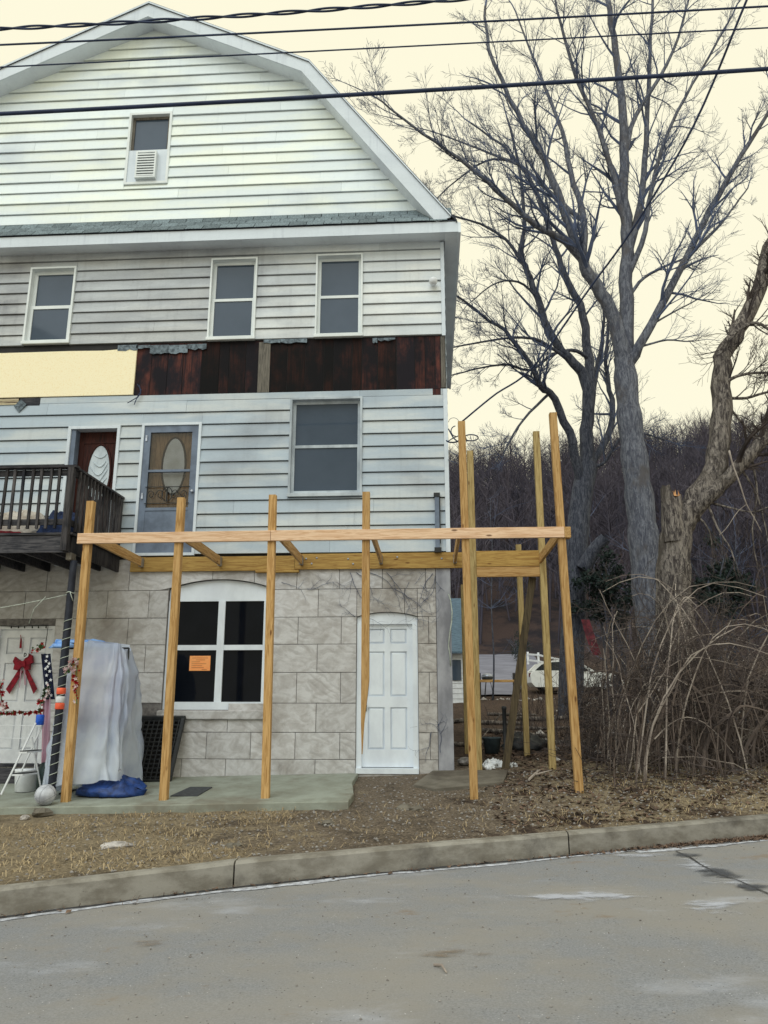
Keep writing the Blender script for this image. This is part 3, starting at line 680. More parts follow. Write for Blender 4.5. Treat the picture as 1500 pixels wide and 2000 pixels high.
for sx in (-1,1):
    for k, r0 in ((.12,.07),(.27,.06)):
        q = [(cx-.03+sx*(k+(r0*(1-t*.75))*math.cos(7*t)), -.046, 4.36+(r0*1.4*(1-t*.75))*math.sin(7*t)) for t in np.linspace(0,1,22)]; m.tube(q, .006, 5)
q = [(cx-.03+.085*math.cos(t), -.046, 4.37+.12*math.sin(t)) for t in np.linspace(0,2*math.pi,20)]; m.tube(q, .007, 5); m.tube([(cx-.03,-.046,4.25),(cx-.03,-.046,4.49)], .012, 5)
m.build('scrollwork', M['black'], sd)
m = MB(); m.lathe([(.02,0),(.028,-.03),(.018,-.05)], (b-.05,-.03,4.42), 10, 'y'); m.box(a+.03,a+.06,-.045,-.03,5.30,5.40); m.box(a+.03,a+.06,-.045,-.03,4.3,4.4); m.build('door_handle', M['silver'], sd)

# conduit on the siding, globe lamp
m = MB(); p0 = P(853,970); m.box(p0[0]-.035,p0[0]+.035,-.10,-.032,3.42,4.25); m.build('downspout', M['doorgrey'], H, label='short length of grey downspout near the house corner'); 
m = MB(); m.box(p0[0]-.05,p0[0]+.05,-.115,-.03,4.25,4.31); m.box(p0[0]+.036,p0[0]+.052,-.09,-.032,3.5,4.25); m.box(p0[0]-.05,p0[0]+.06,-.115,-.03,3.345,3.42); m.build('spout_bracket', M['black'], H)
lp = P(846,556); e = empty('wall_lamp', (lp[0],-.03,lp[2]), 'small round white lamp near the upper house corner', 'lamp')
m = MB(); m.lathe([(.03,.0),(.045,-.02),(.045,-.04)], (lp[0],-.028,lp[2]), 12, 'y'); m.build('base', M['white'], e)
m = MB(); m.lathe([(.005,-.075),(.04,-.07),(.066,-.04),(.072,0),(.060,.04),(.03,.06)], (lp[0],-.125,lp[2]), 14); m.build('globe', M['white'], e, True)

# ---------------------------------------------------------------- stone ground floor
WX = (-4.16,-2.50,.94,2.82,2.96); DX = (-1.14,-.19,.02,2.35,2.42); LX = (-6.93,-5.97,.10,2.24,2.24)
SW = MB(); holes_wall(SW, XL, XR-.006, -.35, 3.30, [[WX[0],WX[1],WX[2],WX[4]],[DX[0],DX[1],DX[2],DX[4]],[LX[0],LX[1],LX[2],LX[4]]], .014, .30)
sw = SW.build('stone_wall', M['mortar'], H, label='ground floor wall of cast stone blocks'); OFF[sw] = OFF[H]
def arch(o, x):
    t = (x-o[0])/(o[1]-o[0]); return o[3] + (o[4]-o[3])*max(0, 4*t*(1-t))
rows_ = [-.30,.22,.61,1.04,1.50,1.93,2.35,2.79,3.298]; g_ = .004
rr = random.Random(21)
for i, (za, zb) in enumerate(zip(rows_[:-1], rows_[1:])):
    base = -2.06 if i % 2 == 1 else -1.75
    if i == 7: base = -2.1
    xsj = [base+.68*k for k in range(-10, 5)]
    xsj = sorted([q for q in xsj if -8.7 < q < .0 and all(abs(q-e) > .12 for o in (WX,DX,LX) for e in o[:2])] + [-8.7,.10])
    # break at openings
    br = [e for o in (WX,DX,LX) for e in o[:2] if o[2] < zb-.05 and o[3] > za+.05 and (o is not WX or o[2] < (za+zb)/2)]
    if i == 6: br += [DX[0], DX[1]]
    xsj = sorted(set(xsj+br))
    for xa, xb in zip(xsj[:-1], xsj[1:]):
        mx, mz = (xa+xb)/2, (za+zb)/2
        if any(o[0] < mx < o[1] and o[2] < mz < o[3] for o in (WX,DX,LX)): continue
        lo_ = []; tz = zb-g_; bz_ = za+g_
        n = 9
        for k in range(n):
            xx = xa+g_+(xb-xa-2*g_)*k/(n-1); q = bz_
            for o in (WX,DX,LX):
                if o[0] <= xx <= o[1] and o[2] < zb and arch(o,xx) > q and arch(o,xx) < tz: q = arch(o,xx)+.003
            lo_.append((xx,q))
        for o in (WX,):   # trim to the sill under the window
            if o[0] < mx < o[1] and za < o[2]-.15 < zb and mz < o[2]: tz = o[2]-.145
        lo_ = [lo_[0]]+[lo_[k] for k in range(1,n-1) if abs(lo_[k][1]-bz_) > .004 or abs(lo_[k-1][1]-bz_) > .004 or abs(lo_[k+1][1]-bz_) > .004]+[lo_[-1]]
        for o in (DX,LX):
            if o[0] < mx < o[1] and za < o[2] < zb: tz = o[2]-.004
        if tz-bz_ < .04 or xb-xa < .03: continue
        MB().prism(lo_+[(lo_[-1][0],tz),(lo_[0][0],tz)], rr.uniform(-.004,.003), .0145, .005).build('stone_block', M['quoin'] if xa > DX[0]-.01 else M['stone'], sw)
m = MB(); m.bbox(.104,XR,-.012,.3,-.30,3.298,.01); m.build('cement_corner', M['cement'], sw)
MB().bbox(WX[0]-.04,WX[1]+.04,-.06,.10,.80,.932,.012).build('window_sill', M['stone'], sw)
# ground floor window: arched head, four lights
m = MB(); q = [(WX[0]+(WX[1]-WX[0])*t, arch(WX, WX[0]+(WX[1]-WX[0])*t)-.004) for t in np.linspace(1,0,17)]
m.prism([(WX[0]+.005,2.62),(WX[1]-.005,2.62)]+[(min(max(p[0],WX[0]+.005),WX[1]-.005),p[1]) for p in q], .07, .12)
m.box(WX[0]+.005,WX[0]+.12,.05,.13,.942,2.62); m.box(WX[1]-.12,WX[1]-.005,.05,.13,.942,2.62); m.box(WX[0]+.12,WX[1]-.12,.05,.13,.942,1.06)
wn = m.build('window', M['doorwhite'], H, label='wide arched ground floor window with four dark panes'); OFF[wn] = OFF[H]
mxm = -3.30; MB().box(mxm-.055,mxm+.055,.06,.12,1.06,2.62).build('mullion', M['doorwhite'], wn)
for xa, xb in ((WX[0]+.12,mxm-.055),(mxm+.055,WX[1]-.12)):
    MB().box(xa,xb,.066,.12,1.85,1.93).build('transom', M['doorwhite'], wn)
    for za, zb in ((1.06,1.85),(1.93,2.62)): MB().box(xa,xb,.092,.097,za,zb).build('pane', M['darkglass'], wn)
nt_ = empty('posted_notice', (P(390,1295,.088)[0],.088,1.55), 'orange paper notice taped inside the dark ground floor window', 'notice')
a = P(371,1281,.088); b = P(410,1310,.088); m = MB(); m.box(a[0],b[0],.0865,.0905,b[2],a[2]); m.build('paper', M['paper'], nt_)
m = MB()
for k, (l0,l1) in enumerate([(.12,.88),(.3,.75),(.1,.5),(.1,.8),(.1,.62),(.1,.7),(.6,.85)]):
    z = a[2]-.03-k*.030; m.box(a[0]+(b[0]-a[0])*l0, a[0]+(b[0]-a[0])*l1, .0845,.0864, z-.006, z)
m.build('print_lines', M['ink'], nt_)
# panelled doors in the stone wall
def panel_door(x0, x1, z0, z1, panels, mat, label, y=.09):
    m = MB(); zs = sorted({z0,z1,*[p[2] for p in panels],*[p[3] for p in panels]})
    holes_wall(m, x0,x1,z0,z1,panels,y,y+.03); m.box(x0,x1,y+.031,y+.05,z0,z1)
    d_ = m.build('door', mat, H, label=label); OFF[d_] = OFF[H]
    for p in panels:
        MB().prism([(p[0]+.012,p[2]+.012),(p[1]-.012,p[2]+.012),(p[1]-.012,p[3]-.012),(p[0]+.012,p[3]-.012)], y+.008, y+.032, .02).build('panel', mat, d_)
    return d_
m = MB(); q = [(DX[0]+(DX[1]-DX[0])*t, arch(DX, DX[0]+(DX[1]-DX[0])*t)-.004) for t in np.linspace(1,0,15)]
m.prism([(DX[0]+.004,2.24),(DX[1]-.004,2.24)]+[(min(max(p[0],DX[0]+.004),DX[1]-.004),p[1]) for p in q], .045,.14); m.box(DX[0]+.004,DX[0]+.085,.03,.14,.02,2.24); m.box(DX[1]-.085,DX[1]-.004,.03,.14,.02,2.24)
m.box(DX[0]+.004,DX[1]-.004,-.02,.14,.022,.10); m.build('door_frame', M['doorwhite'], H)
dx0, dx1 = DX[0]+.085, DX[1]-.085; xm = (dx0+dx1)/2
pn = [[s0,s1,z0_,z1_] for s0,s1 in ((dx0+.09,xm-.045),(xm+.045,dx1-.09)) for z0_,z1_ in ((.36,.98),(1.14,1.82),(1.94,2.17))]
d1 = panel_door(dx0,dx1,.11,2.24,pn,M['doorwhite'],'white six panel door under the new deck frame')
m = MB(); m.box(dx0+.03,dx0+.07,.075,.089,.92,1.10); m.lathe([(.012,.0),(.012,-.03),(.03,-.04),(.032,-.06),(.02,-.075)], (dx0+.05,.08,1.0), 10, 'y'); m.build('door_handle', M['black'], d1)
m = MB(); m.box(LX[0]+.003,LX[0]+.05,.03,.14,.10,2.237); m.box(LX[1]-.05,LX[1]-.003,.03,.14,.10,2.237); m.box(LX[0]+.05,LX[1]-.05,.03,.14,2.19,2.237); m.build('door_frame', M['white'], H)
lx0, lx1 = LX[0]+.05, LX[1]-.05; xm = (lx0+lx1)/2
pn = [[s0,s1,z0_,z1_] for s0,s1 in ((lx0+.10,xm-.05),(xm+.05,lx1-.10)) for z0_,z1_ in ((.34,.92),(1.06,1.66),(1.80,2.06))]
d2 = panel_door(lx0,lx1,.14,2.19,pn,M['white'],'white panelled door below the old balcony')
MB().box(lx0-.04,lx1+.04,-.04,.14,.10,.137).build('threshold', M['oldwoodx'], H)
MB().box(LX[0]-.1,LX[1]+.1,-.30,-.02,-.2,.08).build('door_step', M['oldwoodx'], H)
# dead creeper on the stone and a white cable at the corner
m = MB(); rr = random.Random(4)
def vine(u, v, a, L, r0, d=0):
    pts = []; 
    for k in range(9):
        p = P(u,v,-.018); pts.append(p); a += rr.uniform(-.35,.35); u += math.cos(a)*L/8; v += math.sin(a)*L/8
        if v < 1117: v = 1117
        if d < 2 and rr.random() < .33: vine(u, v, a+rr.choice([-1,1])*rr.uniform(.5,1.1), L*.5, r0*.6, d+1)
    if u < 878: m.tube(pts, [r0*(1-.08*k) for k in range(9)], 4)
for u,v,a,L in [(684,1118,1.4,95),(696,1118,1.0,60),(720,1118,.45,110),(755,1118,.75,95),(790,1130,.5,90),(845,1120,2.0,70),(850,1125,1.4,60),(694,1205,-2.3,34),(770,1150,.25,90),(842,1430,1.7,60),(860,1470,-2,60),(550,1137,.3,40),(600,1150,.3,60)]: vine(u,v,a,L,.0055)
m.build('dead_creeper', M['limb'], None, label='dead creeper stems clinging above the white six panel door', cat='creeper')
m = MB(); m.tube([P(u,v,-.02) for u,v in [(876,1160),(880,1172),(883,1195),(882,1215),(878,1240),(876,1262),(879,1280),(880,1300)]], .009, 6)
m.build('wall_cable', M['rope'], None, True, label='white cable hanging down the cement corner of the house', cat='cable')

# ---------------------------------------------------------------- slab, pads
m = MB(); poly = [(-8.8,-2.12),(-1.03,-2.12),(-1.0,-1.6),(-1.11,-.9),(-1.1,-.002),(-8.8,-.002)]
dense = []
for a, b in zip(poly, poly[1:]+poly[:1]):
    for k in range(14): 
        t = k/14; x = a[0]+(b[0]-a[0])*t; y = a[1]+(b[1]-a[1])*t
        if y < -.05 : x += .02*fbm(x*3,y*3); y += .025*fbm(x*3,y*3,4)
        dense.append((x, min(y,-.002)))
m.loft([[(x,y,slab_top(x,y)-.22) for x,y in dense],[(x,y,slab_top(x,y)-.012) for x,y in dense],[(x+.008*(1 if x<-5 else -1),y+(.012 if y<-1 else 0),slab_top(x,y)) for x,y in dense]])
slab = m.build('porch_slab', M['slab'], kind='structure', label='cracked green grey concrete porch slab')
pad = [(.0,-.05),(-.25,-1.05),(.05,-1.35),(.95,-1.1),(1.1,-.25)]
m = MB(); m.loft([[(x,y,ground_z(x,y)-.1) for x,y in pad],[(x,y,ground_z(x,y)+.035) for x,y in pad],[(x*.98+.01,y*.97,ground_z(x,y)+.045) for x,y in pad]])
m.build('concrete_pad', M['pad'], kind='structure', label='dirty broken concrete pad by the house corner')

# ================================================================== NEW DECK FRAME
DK = empty('deck_frame', (-1.4,-1.8,-.1), 'unfinished deck frame of new yellow pine posts, beam and joists', 'deck frame')
OFF[DK] = np.array([-1.4,-1.8,-.1]); PW = .10; PY = -1.80
def post(x, y, z0, z1, mat, wv=PW, lean=(0,0)):
    o = MB().beam((x,y,z0),(x+lean[0],y+lean[1],z1), wv, wv, (0,1,0), .006).build('post', mat, DK); return o
pz = M['pine']['z']
for x, z1, ln in ((-4.70,3.80,-.03),(-3.42,3.83,-.02),(-2.11,3.85,-.04)): post(x,PY,slab_top(x,PY)-.004,z1,pz,PW,(ln,0))
m = MB(); x = -.85; h = PW/2   # post broken off short: its foot splits away to a point
m.loft([[(x+.00-h*.1-.035,PY-.01,.42),(x-.03,PY-.012,.42),(x-.03,PY+.0,.42),(x-.042,PY+.0,.42)],
        [(x-h,PY-h*.8,.80),(x-.005,PY-h*.8,.80),(x-.012,PY+h*.6,.80),(x-h,PY+h*.6,.80)],
        [(x-h,PY-h,1.12),(x+.032,PY-h,1.16),(x+.03,PY+h,1.14),(x-h,PY+h,1.12)],
        [(x-h,PY-h,1.30),(x+h,PY-h,1.34),(x+h,PY+h,1.33),(x-h,PY+h,1.30)],
        [(x-h,PY-h,1.70),(x+h,PY-h,1.70),(x+h,PY+h,1.70),(x-h,PY+h,1.70)],
        [(x-h,PY-h,3.87),(x+h,PY-h,3.87),(x+h,PY+h,3.87),(x-h,PY+h,3.87)]])
m.build('post', pz, DK, label='pine post split to a point above the ground')
post(.52,PY,ground_z(.52,PY)-.1,4.87,pz,PW,(-.04,0)); post(1.82,PY,ground_z(1.82,PY)-.12,4.97,pz,PW,(-.07,0))
gp = M['greenpine']
post(.69,-.02,ground_z(.69,-.02)-.1,5.02,gp); post(1.77,-.02,ground_z(1.77,0)-.1,5.33,gp)
post(1.62,1.8,ground_z(1.62,1.8)-.1,3.82,gp,.095); p = P(909,1300,1.8); post(p[0],1.8,ground_z(p[0],1.8)-.1,3.1,gp,.095)
BY = PY-PW/2-.022
MB().beam((-4.84,BY,3.255),(-2.148,BY,3.262),.04,.145).build('beam', M['fresh'], DK)
MB().beam((-2.142,BY,3.262),(1.80,BY,3.262),.04,.145).build('beam', M['fresh'], DK)
MB().beam((1.845,BY-.018,3.26),(1.845,BY+.12,3.26),.085,.145).build('beam_end', M['pine']['y'], DK)
for x, zz in ((-4.60,3.255),(-3.325,3.258),(-2.015,3.26),(-.755,3.26),(.405,3.26),(1.735,3.25)):
    MB().beam((x,PY-.045,zz),(x+.0,-.056,zz-.02),.04,.14).build('joist', M['pine']['y'], DK)
    if x < 1.5:
        m = MB(); m.box(x-.024,x-.021,-.16,-.054,zz-.095,zz+.045); m.box(x+.021,x+.024,-.16,-.054,zz-.095,zz+.045); m.box(x-.021,x+.021,-.16,-.054,zz-.097,zz-.094)
        m.build('joist_hanger', M['silver'], DK)
MB().beam((-4.80,-.030,3.205),(-2.135,-.030,3.205),.045,.235).build('ledger', M['ledger'], DK)
MB().beam((-2.13,-.030,3.225),(.635,-.030,3.225),.045,.25).build('ledger', M['ledger'], DK)
MB().beam((-2.75,-.050,3.068),(-2.06,-.050,3.068),.085,.035).build('ledger_block', M['ledger'], DK)
MB().beam((.742,-.035,3.24),(1.718,-.035,3.24),.04,.25).build('header', M['ledger'], DK)
MB().beam((.742,-.038,3.03),(1.718,-.038,3.03),.04,.155).build('header', M['pine']['x'], DK)
a = P(1040,1128,.08); b = P(986,1490,.10); MB().beam(a,(b[0],b[1],ground_z(b[0],b[1])-.02),.11,.045,(0,1,0)).build('brace', M['brace'], DK)
m = MB()
for x, z in ((-1.95,3.27),(-1.86,3.19),(-1.78,3.28),(-1.28,3.26),(-1.20,3.18),(-.5,3.28),(-2.05,3.2),(.2,3.25)): m.lathe([(.014,0),(.016,-.006),(.008,-.012)], (x,-.0525,z), 8, 'y')
m.build('bolts', M['silver'], DK, kind='stuff')

# ================================================================== OLD BALCONY
BC = empty('old_balcony', (-6.8,-.9,3.05), 'weathered dark wooden balcony with slatted railing below the brown door', 'balcony')
OW, OX = M['oldwood'], M['oldwoodx']; BX, BF = -5.0, -1.76
for i in range(12): y0 = BF-.02+i*.148; MB().bbox(-8.8+.01*(i%3),BX+.03+.012*((i*5)%4),y0,y0+.138,3.335,3.37,.004).build('deck_board', OX, BC)
m = MB(); m.hexa([(-8.8,BF,3.09),(BX-.01,BF,3.09),(BX-.01,BF+.045,3.09),(-8.8,BF+.045,3.09),(-8.8,BF,3.33),(BX-.03,BF,3.33),(BX-.03,BF+.045,3.33),(-8.8,BF+.045,3.33)]); m.build('rim_board', OX, BC, label='rotten edged front rim board')
MB().bbox(BX-.045,BX,BF+.05,-.01,3.09,3.33).build('rim_board', OW, BC)
for i in range(9): x = -8.7+i*.42; MB().bbox(x,x+.04,BF+.05,-.01,3.11,3.33,.003).build('joist', OX, BC)
def slat(x, y, z0, z1, s=.036, lean=0.): MB().beam((x,y,z0),(x+lean,y,z1), s, s, (0,1,0), .003).build('baluster', OW, BC)
RZ = 4.30; rr = random.Random(8)
post_ = lambda x,y: MB().beam((x,y,3.10 if y < -1 else 3.372),(x,y,RZ-.002),.09,.09,(0,1,0),.006).build('rail_post', OW, BC)
post_(BX-.05,BF-.05); post_(BX-.05,-.08)
MB().beam((-8.8,BF-.03,RZ+.018),(BX+.03,BF-.03,RZ+.018),.12,.036).build('top_rail', OX, BC)
MB().beam((BX-.05,BF+.035,RZ+.016),(BX-.05,-.035,RZ+.016),.12,.036).build('top_rail', OW, BC)
MB().beam((-8.8,BF-.01,RZ-.06),(BX-.1,BF-.01,RZ-.06),.036,.085).build('under_rail', OX, BC); MB().beam((-8.8,BF-.01,3.52),(BX-.1,BF-.01,3.52),.036,.085).build('bottom_rail', OX, BC)
MB().beam((BX-.05,BF+.0,RZ-.06),(BX-.05,-.13,RZ-.06),.036,.085).build('under_rail', OW, BC); MB().beam((BX-.05,BF+.0,3.52),(BX-.05,-.13,3.52),.036,.085).build('bottom_rail', OW, BC)
x = BX-.22
while x > -8.7: slat(x, BF-.047, 3.42, RZ-.01, .036, rr.uniform(-.008,.008)); x -= .131
y = BF+.14
while y < -.15: slat(BX-.012, y, 3.40, RZ-.01, .036); y += .118
MB().bbox(BX-.05,BX+.03,BF+.02,BF+.16,2.985,3.088,.006).build('corner_block', M['palewood'], BC)
# things lying on the balcony
def mound(name, mat, cx, cy, cz, rx_, ry_, rz_, seed, label, cat, amp=.25):
    m = MB(); R_, C_ = 12, 30; rg = []
    for i in range(R_):
        ph = math.pi/2*(1-i/(R_-1))*.98+.03; r_ = []
        for j in range(C_):
            q = 2*math.pi*j/C_; d = 1+amp*fbm(math.cos(q)*1.5+seed, math.sin(q)*1.5, ph*2+seed)
            r_.append((cx+rx_*d*math.cos(q)*math.sin(ph), cy+ry_*d*math.sin(q)*math.sin(ph), cz+max(0,rz_*d*math.cos(ph)+(.03+amp*.12)*abs(fbm(math.cos(q)*3+seed,math.sin(q)*3,ph*4+seed))*math.sin(ph*1.0)) if i else cz))
        rg.append(r_)
    m.loft(rg); return m.build(name, mat, None, True, label=label, cat=cat)
mound('blanket', M['cream'], -6.05, -1.25, 3.37, .62, .30, .42, 2, 'crumpled cream blanket heaped on the old balcony', 'blanket')
mound('jeans', M['denim'], -5.42, -1.28, 3.37, .34, .28, .38, 5, 'dark blue denim heaped on the old balcony', 'clothing')
mound('black_bag', M['black'], -6.55, -1.15, 3.37, .30, .28, .50, 9, 'black bag behind the cream blanket on the balcony', 'bag')
mound('red_cloth', M['red'], -6.25, -1.60, 3.37, .42, .08, .06, 12, 'flattened red cloth at the front edge of the balcony', 'cloth', .15)
m = MB(); m.lathe([(.06,0),(.065,.02),(.06,.40),(.03,.47),(.03,.52)], (-5.62,-1.0,3.37), 14); m.build('white_jug', M['white'], None, True, label='tall white bottle standing behind the balcony slats', cat='bottle')

# wrapped pole under the balcony corner
px, py = -4.965, -1.665; zb = slab_top(px,py)
pl = empty('support_pole', (px,py,zb), 'dark pole wrapped in spiralling white cord under the balcony corner', 'pole')
MB().lathe([(.05,0),(.052,.02),(.05,1.2),(.053,1.8),(.047,3.0),(.047,2.985-zb)], (px,py,zb), 14).build('pole', M['blackwrap'], pl, True)
m = MB()
for turn in range(19):
    z0 = zb+.1+turn*.125; q = [(px+.055*math.cos(t), py+.055*math.sin(t), z0+.06*t/math.pi) for t in np.linspace(-math.pi*1.0,.1,10)]; m.tube(q, .005, 4)
m.build('cord', M['rope'], pl, kind='stuff')
for k, (dz, mt) in enumerate(((1.36,M['orange']),(1.25,M['white']),(1.165,M['orange']))):
    MB().lathe([(.056,0),(.06,.008),(.06,.075),(.056,.083)], (px,py,zb+dz-.02), 16).build('tape_band', mt, pl, True)
zr = P(130,1158,-1.66)[2]
m = MB(); m.tube([(px-.05+ (k/14)*(-3.0), py+.02, zr-.02-.25*k/14-.12*math.sin(math.pi*k/14)) for k in range(15)], .006, 5); m.tube([(px-.35,py+.0,zr-.05),(px-.5,py,zr-.22),(px-.55,py,zr-.42)], .005, 4)
m.tube([(px+.056*math.cos(t),py+.056*math.sin(t),zr+.01*math.sin(3*t)) for t in np.linspace(0,6.3,14)], .008, 4); m.tube([(px+.02,py-.06,zr),(px+.07,py-.06,zr-.12)], .006, 4)
m.build('tied_rope', M['rope'], None, True, label='pale rope tied round the dark pole and stretched away', cat='rope')

# ================================================================== PORCH CLUTTER
def on_slab(u, v, Y):
    p = P(u, v, Y); return p[0], Y, slab_top(p[0], Y)
# plastic covered rack
cx, cy = P(194,1400,-1.25)[0], -1.22; z0 = slab_top(cx,cy); zt = P(200,1258,-1.2)[2]
rk = empty('covered_rack', (cx,cy,z0), 'clothes rack draped in a milky plastic sheet beside the wrapped pole', 'rack')
m = MB()
for dx in (-.36,.33):
    m.tube([(cx+dx,cy,z0+.03),(cx+dx,cy,zt-.06)], .014, 6); m.tube([(cx+dx,cy-.25,z0+.015),(cx+dx,cy+.25,z0+.015)], .014, 6)
m.tube([(cx-.58,cy,zt-.06),(cx+.33,cy,zt-.06)], .013, 6); m.build('rail', M['black'], rk, True)
m = MB(); R_, C_ = 34, 96; rg = []
for i in range(R_):
    t = i/(R_-1); r_ = []
    for j in range(C_):
        q = 2*math.pi*j/C_; c, s = math.cos(q), math.sin(q)
        hem = .03+.22*max(0,.5+.5*c)*(.55-.45*s) + .05*fbm(c*1.5,s*1.5,3)
        zz = zt - t*(zt-z0-hem) if t > 0 else zt
        wdt = .43*(.80+.20*min(1,t*5)) + .05*t; dpt = .30*(.55+.45*min(1,t*4))+.14*t
        e_ = .42; sx = math.copysign(abs(c)**e_, c); sy = math.copysign(abs(s)**e_, s)
        fold = (.020+.035*t)*math.sin(q*9+2.5*fbm(c*2,s*2,t*1.3)*2+t*1.4) + .055*fbm(c*1.6+3,s*1.6,t*2.0,4)+.02*fbm(c*5,s*5,t*7)
        top = .07*fbm(c*2,s*2,8)*(1-t)**4 - (.10*max(0,c)**2)*(1-t)**3
        skew = -.10*t*(1 if s < 0 else .3)*max(0,.6-c)*.8
        r_.append((cx+sx*(wdt+fold)+skew, cy+sy*(dpt+fold*.8), zz+top))
    rg.append(r_)
m.loft(rg, cap=False); 
m.add([p for p in rg[0]]+[(cx,cy,zt+.03)], [(j,(j+1)%C_,C_) for j in range(C_)])
m.build('plastic_sheet', M['plastic'], rk, True)
m = MB(); r_ = random.Random(2)
for k in range(7):
    x = cx-.30+k*.085; rg = []
    for i in range(8):
        t = i/7; w_ = .025+.012*math.sin(t*3+k); d_ = .10+.04*t; zz = zt-.12-t*(1.0+.1*math.sin(k*2)); rg.append([(x-w_,cy-d_,zz),(x+w_,cy-d_*1.05,zz),(x+w_,cy+d_,zz),(x-w_,cy+d_,zz)])
    m.loft(rg)
m.build('garments', M['pink'], rk, True)
m = MB(); m.lathe([(.0,-.005),(.022,-.006),(.024,0),(.02,.004)], P(234,1505,-1.72), 12, 'y'); m.build('grommet', M['silver'], rk)
mound('blue_tarp', M['blue'], P(225,1530,-1.35)[0], -1.42, slab_top(-4.1,-1.42)+.0, .46, .24, .22, 17, 'crumpled blue tarpaulin under the plastic covered rack', 'tarpaulin', .3)
mound('light_blue_cloth', M['ltblue'], P(135,1268,-1.2)[0]+.12, -1.22, zt-.05, .42, .12, .10, 21, 'light blue cloth lying along the top of the rack', 'cloth', .3)
# black plastic pallet leaning on the wall
pb = empty('black_pallet', (P(318,1500,-.3)[0],-.3,slab_top(-4,-.3)), 'black plastic grid pallet leaning on the stone wall', 'pallet')
a = P(275,1400,-.10); b = P(362,1397,-.10); xl, xr = a[0]+.0, b[0]; zt_ = a[2]; zb_ = slab_top(-4,-.4); 
def lean(x, t, d=0.): return (x - .07*(1-t), -.40+.30*t - d, zb_+(zt_-zb_)*t)
def lbar(m, xa, ta, xb, tb, w_=.03, d=.05):
    A, B = np.array(lean(xa,ta)), np.array(lean(xb,tb)); m.beam(A, B, w_ if abs(ta-tb) < .01 else d, d if abs(ta-tb) < .01 else w_, (0,1,.25) if abs(ta-tb)<.01 else (1,0,0), .003)
m = MB(); lbar(m,xl,.012,xr,.012,.05,.06); lbar(m,xl,.985,xr,.985,.05,.07); lbar(m,xl+.02,0.0,xl+.02,1,.05,.07); lbar(m,xr-.02,0,xr-.02,1,.05,.07); m.build('frame', M['black'], pb)
m = MB()
for k in range(1,9): lbar(m,xl+(xr-xl)*k/9,.03,xl+(xr-xl)*k/9,.97,.018,.03)
for k in range(1,15): lbar(m,xl+.02,k/15,xr-.02,k/15,.018,.03)
m.build('grid', M['black'], pb)
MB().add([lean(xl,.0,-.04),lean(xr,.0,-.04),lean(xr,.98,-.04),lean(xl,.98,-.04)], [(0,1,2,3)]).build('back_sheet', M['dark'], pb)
# step ladder
LD = empty('step_ladder', on_slab(45,1540,-1.45), 'small white step ladder with black treads', 'ladder'); ly = -1.5
def lp_(u,v,Y): return P(u,v,Y)
m = MB()
f1, f2 = P(2,1552,-1.72), P(70,1412,-1.35); g1, g2 = P(40,1555,-1.6)*0+P(30,1532,-1.30), P(84,1415,-1.25)
b1, b2 = P(80,1540,-1.25), P(62,1440,-1.33); c1, c2 = P(66,1530,-.95), P(74,1430,-1.2)
MB().tube([f1,f2], .013, 6).build('leg', M['white'], LD); MB().tube([g1,g2], .013, 6).build('leg', M['white'], LD)
MB().tube([b1,b2], .012, 6).build('leg', M['white'], LD); MB().tube([c1,c2], .012, 6).build('leg', M['white'], LD)
for (u0,v0,u1,v1) in ((20,1512,66,1517),(38,1468,74,1476)):
    p0 = P(u0,v0,-1.6); p1 = P(u1,v1,-1.35); zc = p0[2]
    m = MB(); m.hexa([(p0[0],-1.62,zc-.02),(p1[0]-.03,-1.60,zc-.02),(p1[0]+.04,-1.32,zc-.02),(p0[0]+.08,-1.32,zc-.02),(p0[0],-1.62,zc),(p1[0]-.03,-1.60,zc),(p1[0]+.04,-1.32,zc),(p0[0]+.08,-1.32,zc)])
    tr_ = m.build('tread', M['white'], LD); OFF[tr_] = OFF[LD]
    m = MB(); m.hexa([(p0[0]+.01,-1.61,zc+.001),(p1[0]-.035,-1.59,zc+.001),(p1[0]+.035,-1.33,zc+.001),(p0[0]+.08,-1.33,zc+.001),(p0[0]+.01,-1.61,zc+.012),(p1[0]-.035,-1.59,zc+.012),(p1[0]+.035,-1.33,zc+.012),(p0[0]+.08,-1.33,zc+.012)]); m.build('rubber_pad', M['black'], tr_)
cn = P(77,1416,-1.3); m = MB(); m.lathe([(.05,0),(.055,.008),(.055,.125),(.05,.135),(.03,.14)], (cn[0],-1.3,cn[2]), 14); m.build('blue_can', simple('blue_can_paint', lin(40,96,196), lin(30,70,160), 20, rough=.4), None, True, label='bright blue can on top of the step ladder', cat='can')
# white bucket of bags behind the ladder
m = MB(); q = P(50,1535,-1.0); m.lathe([(.12,0),(.135,.01),(.16,.28),(.165,.30)], (q[0],-1.0,slab_top(q[0],-1.0)), 16); m.build('white_bucket', M['white'], None, True, label='white bucket standing behind the step ladder', cat='bucket')
m = MB(); q = P(90,1515,-1.1); m.lathe([(.085,0),(.09,.01),(.10,.30),(.07,.36),(.05,.40)], (q[0],-1.15,slab_top(q[0],-1.15)), 14); m.build('dark_green_bottle', simple('dark_green_plastic', lin(38,58,56), lin(24,40,40), 10, rough=.5), None, True, label='dark green container beside the wrapped pole foot', cat='container')
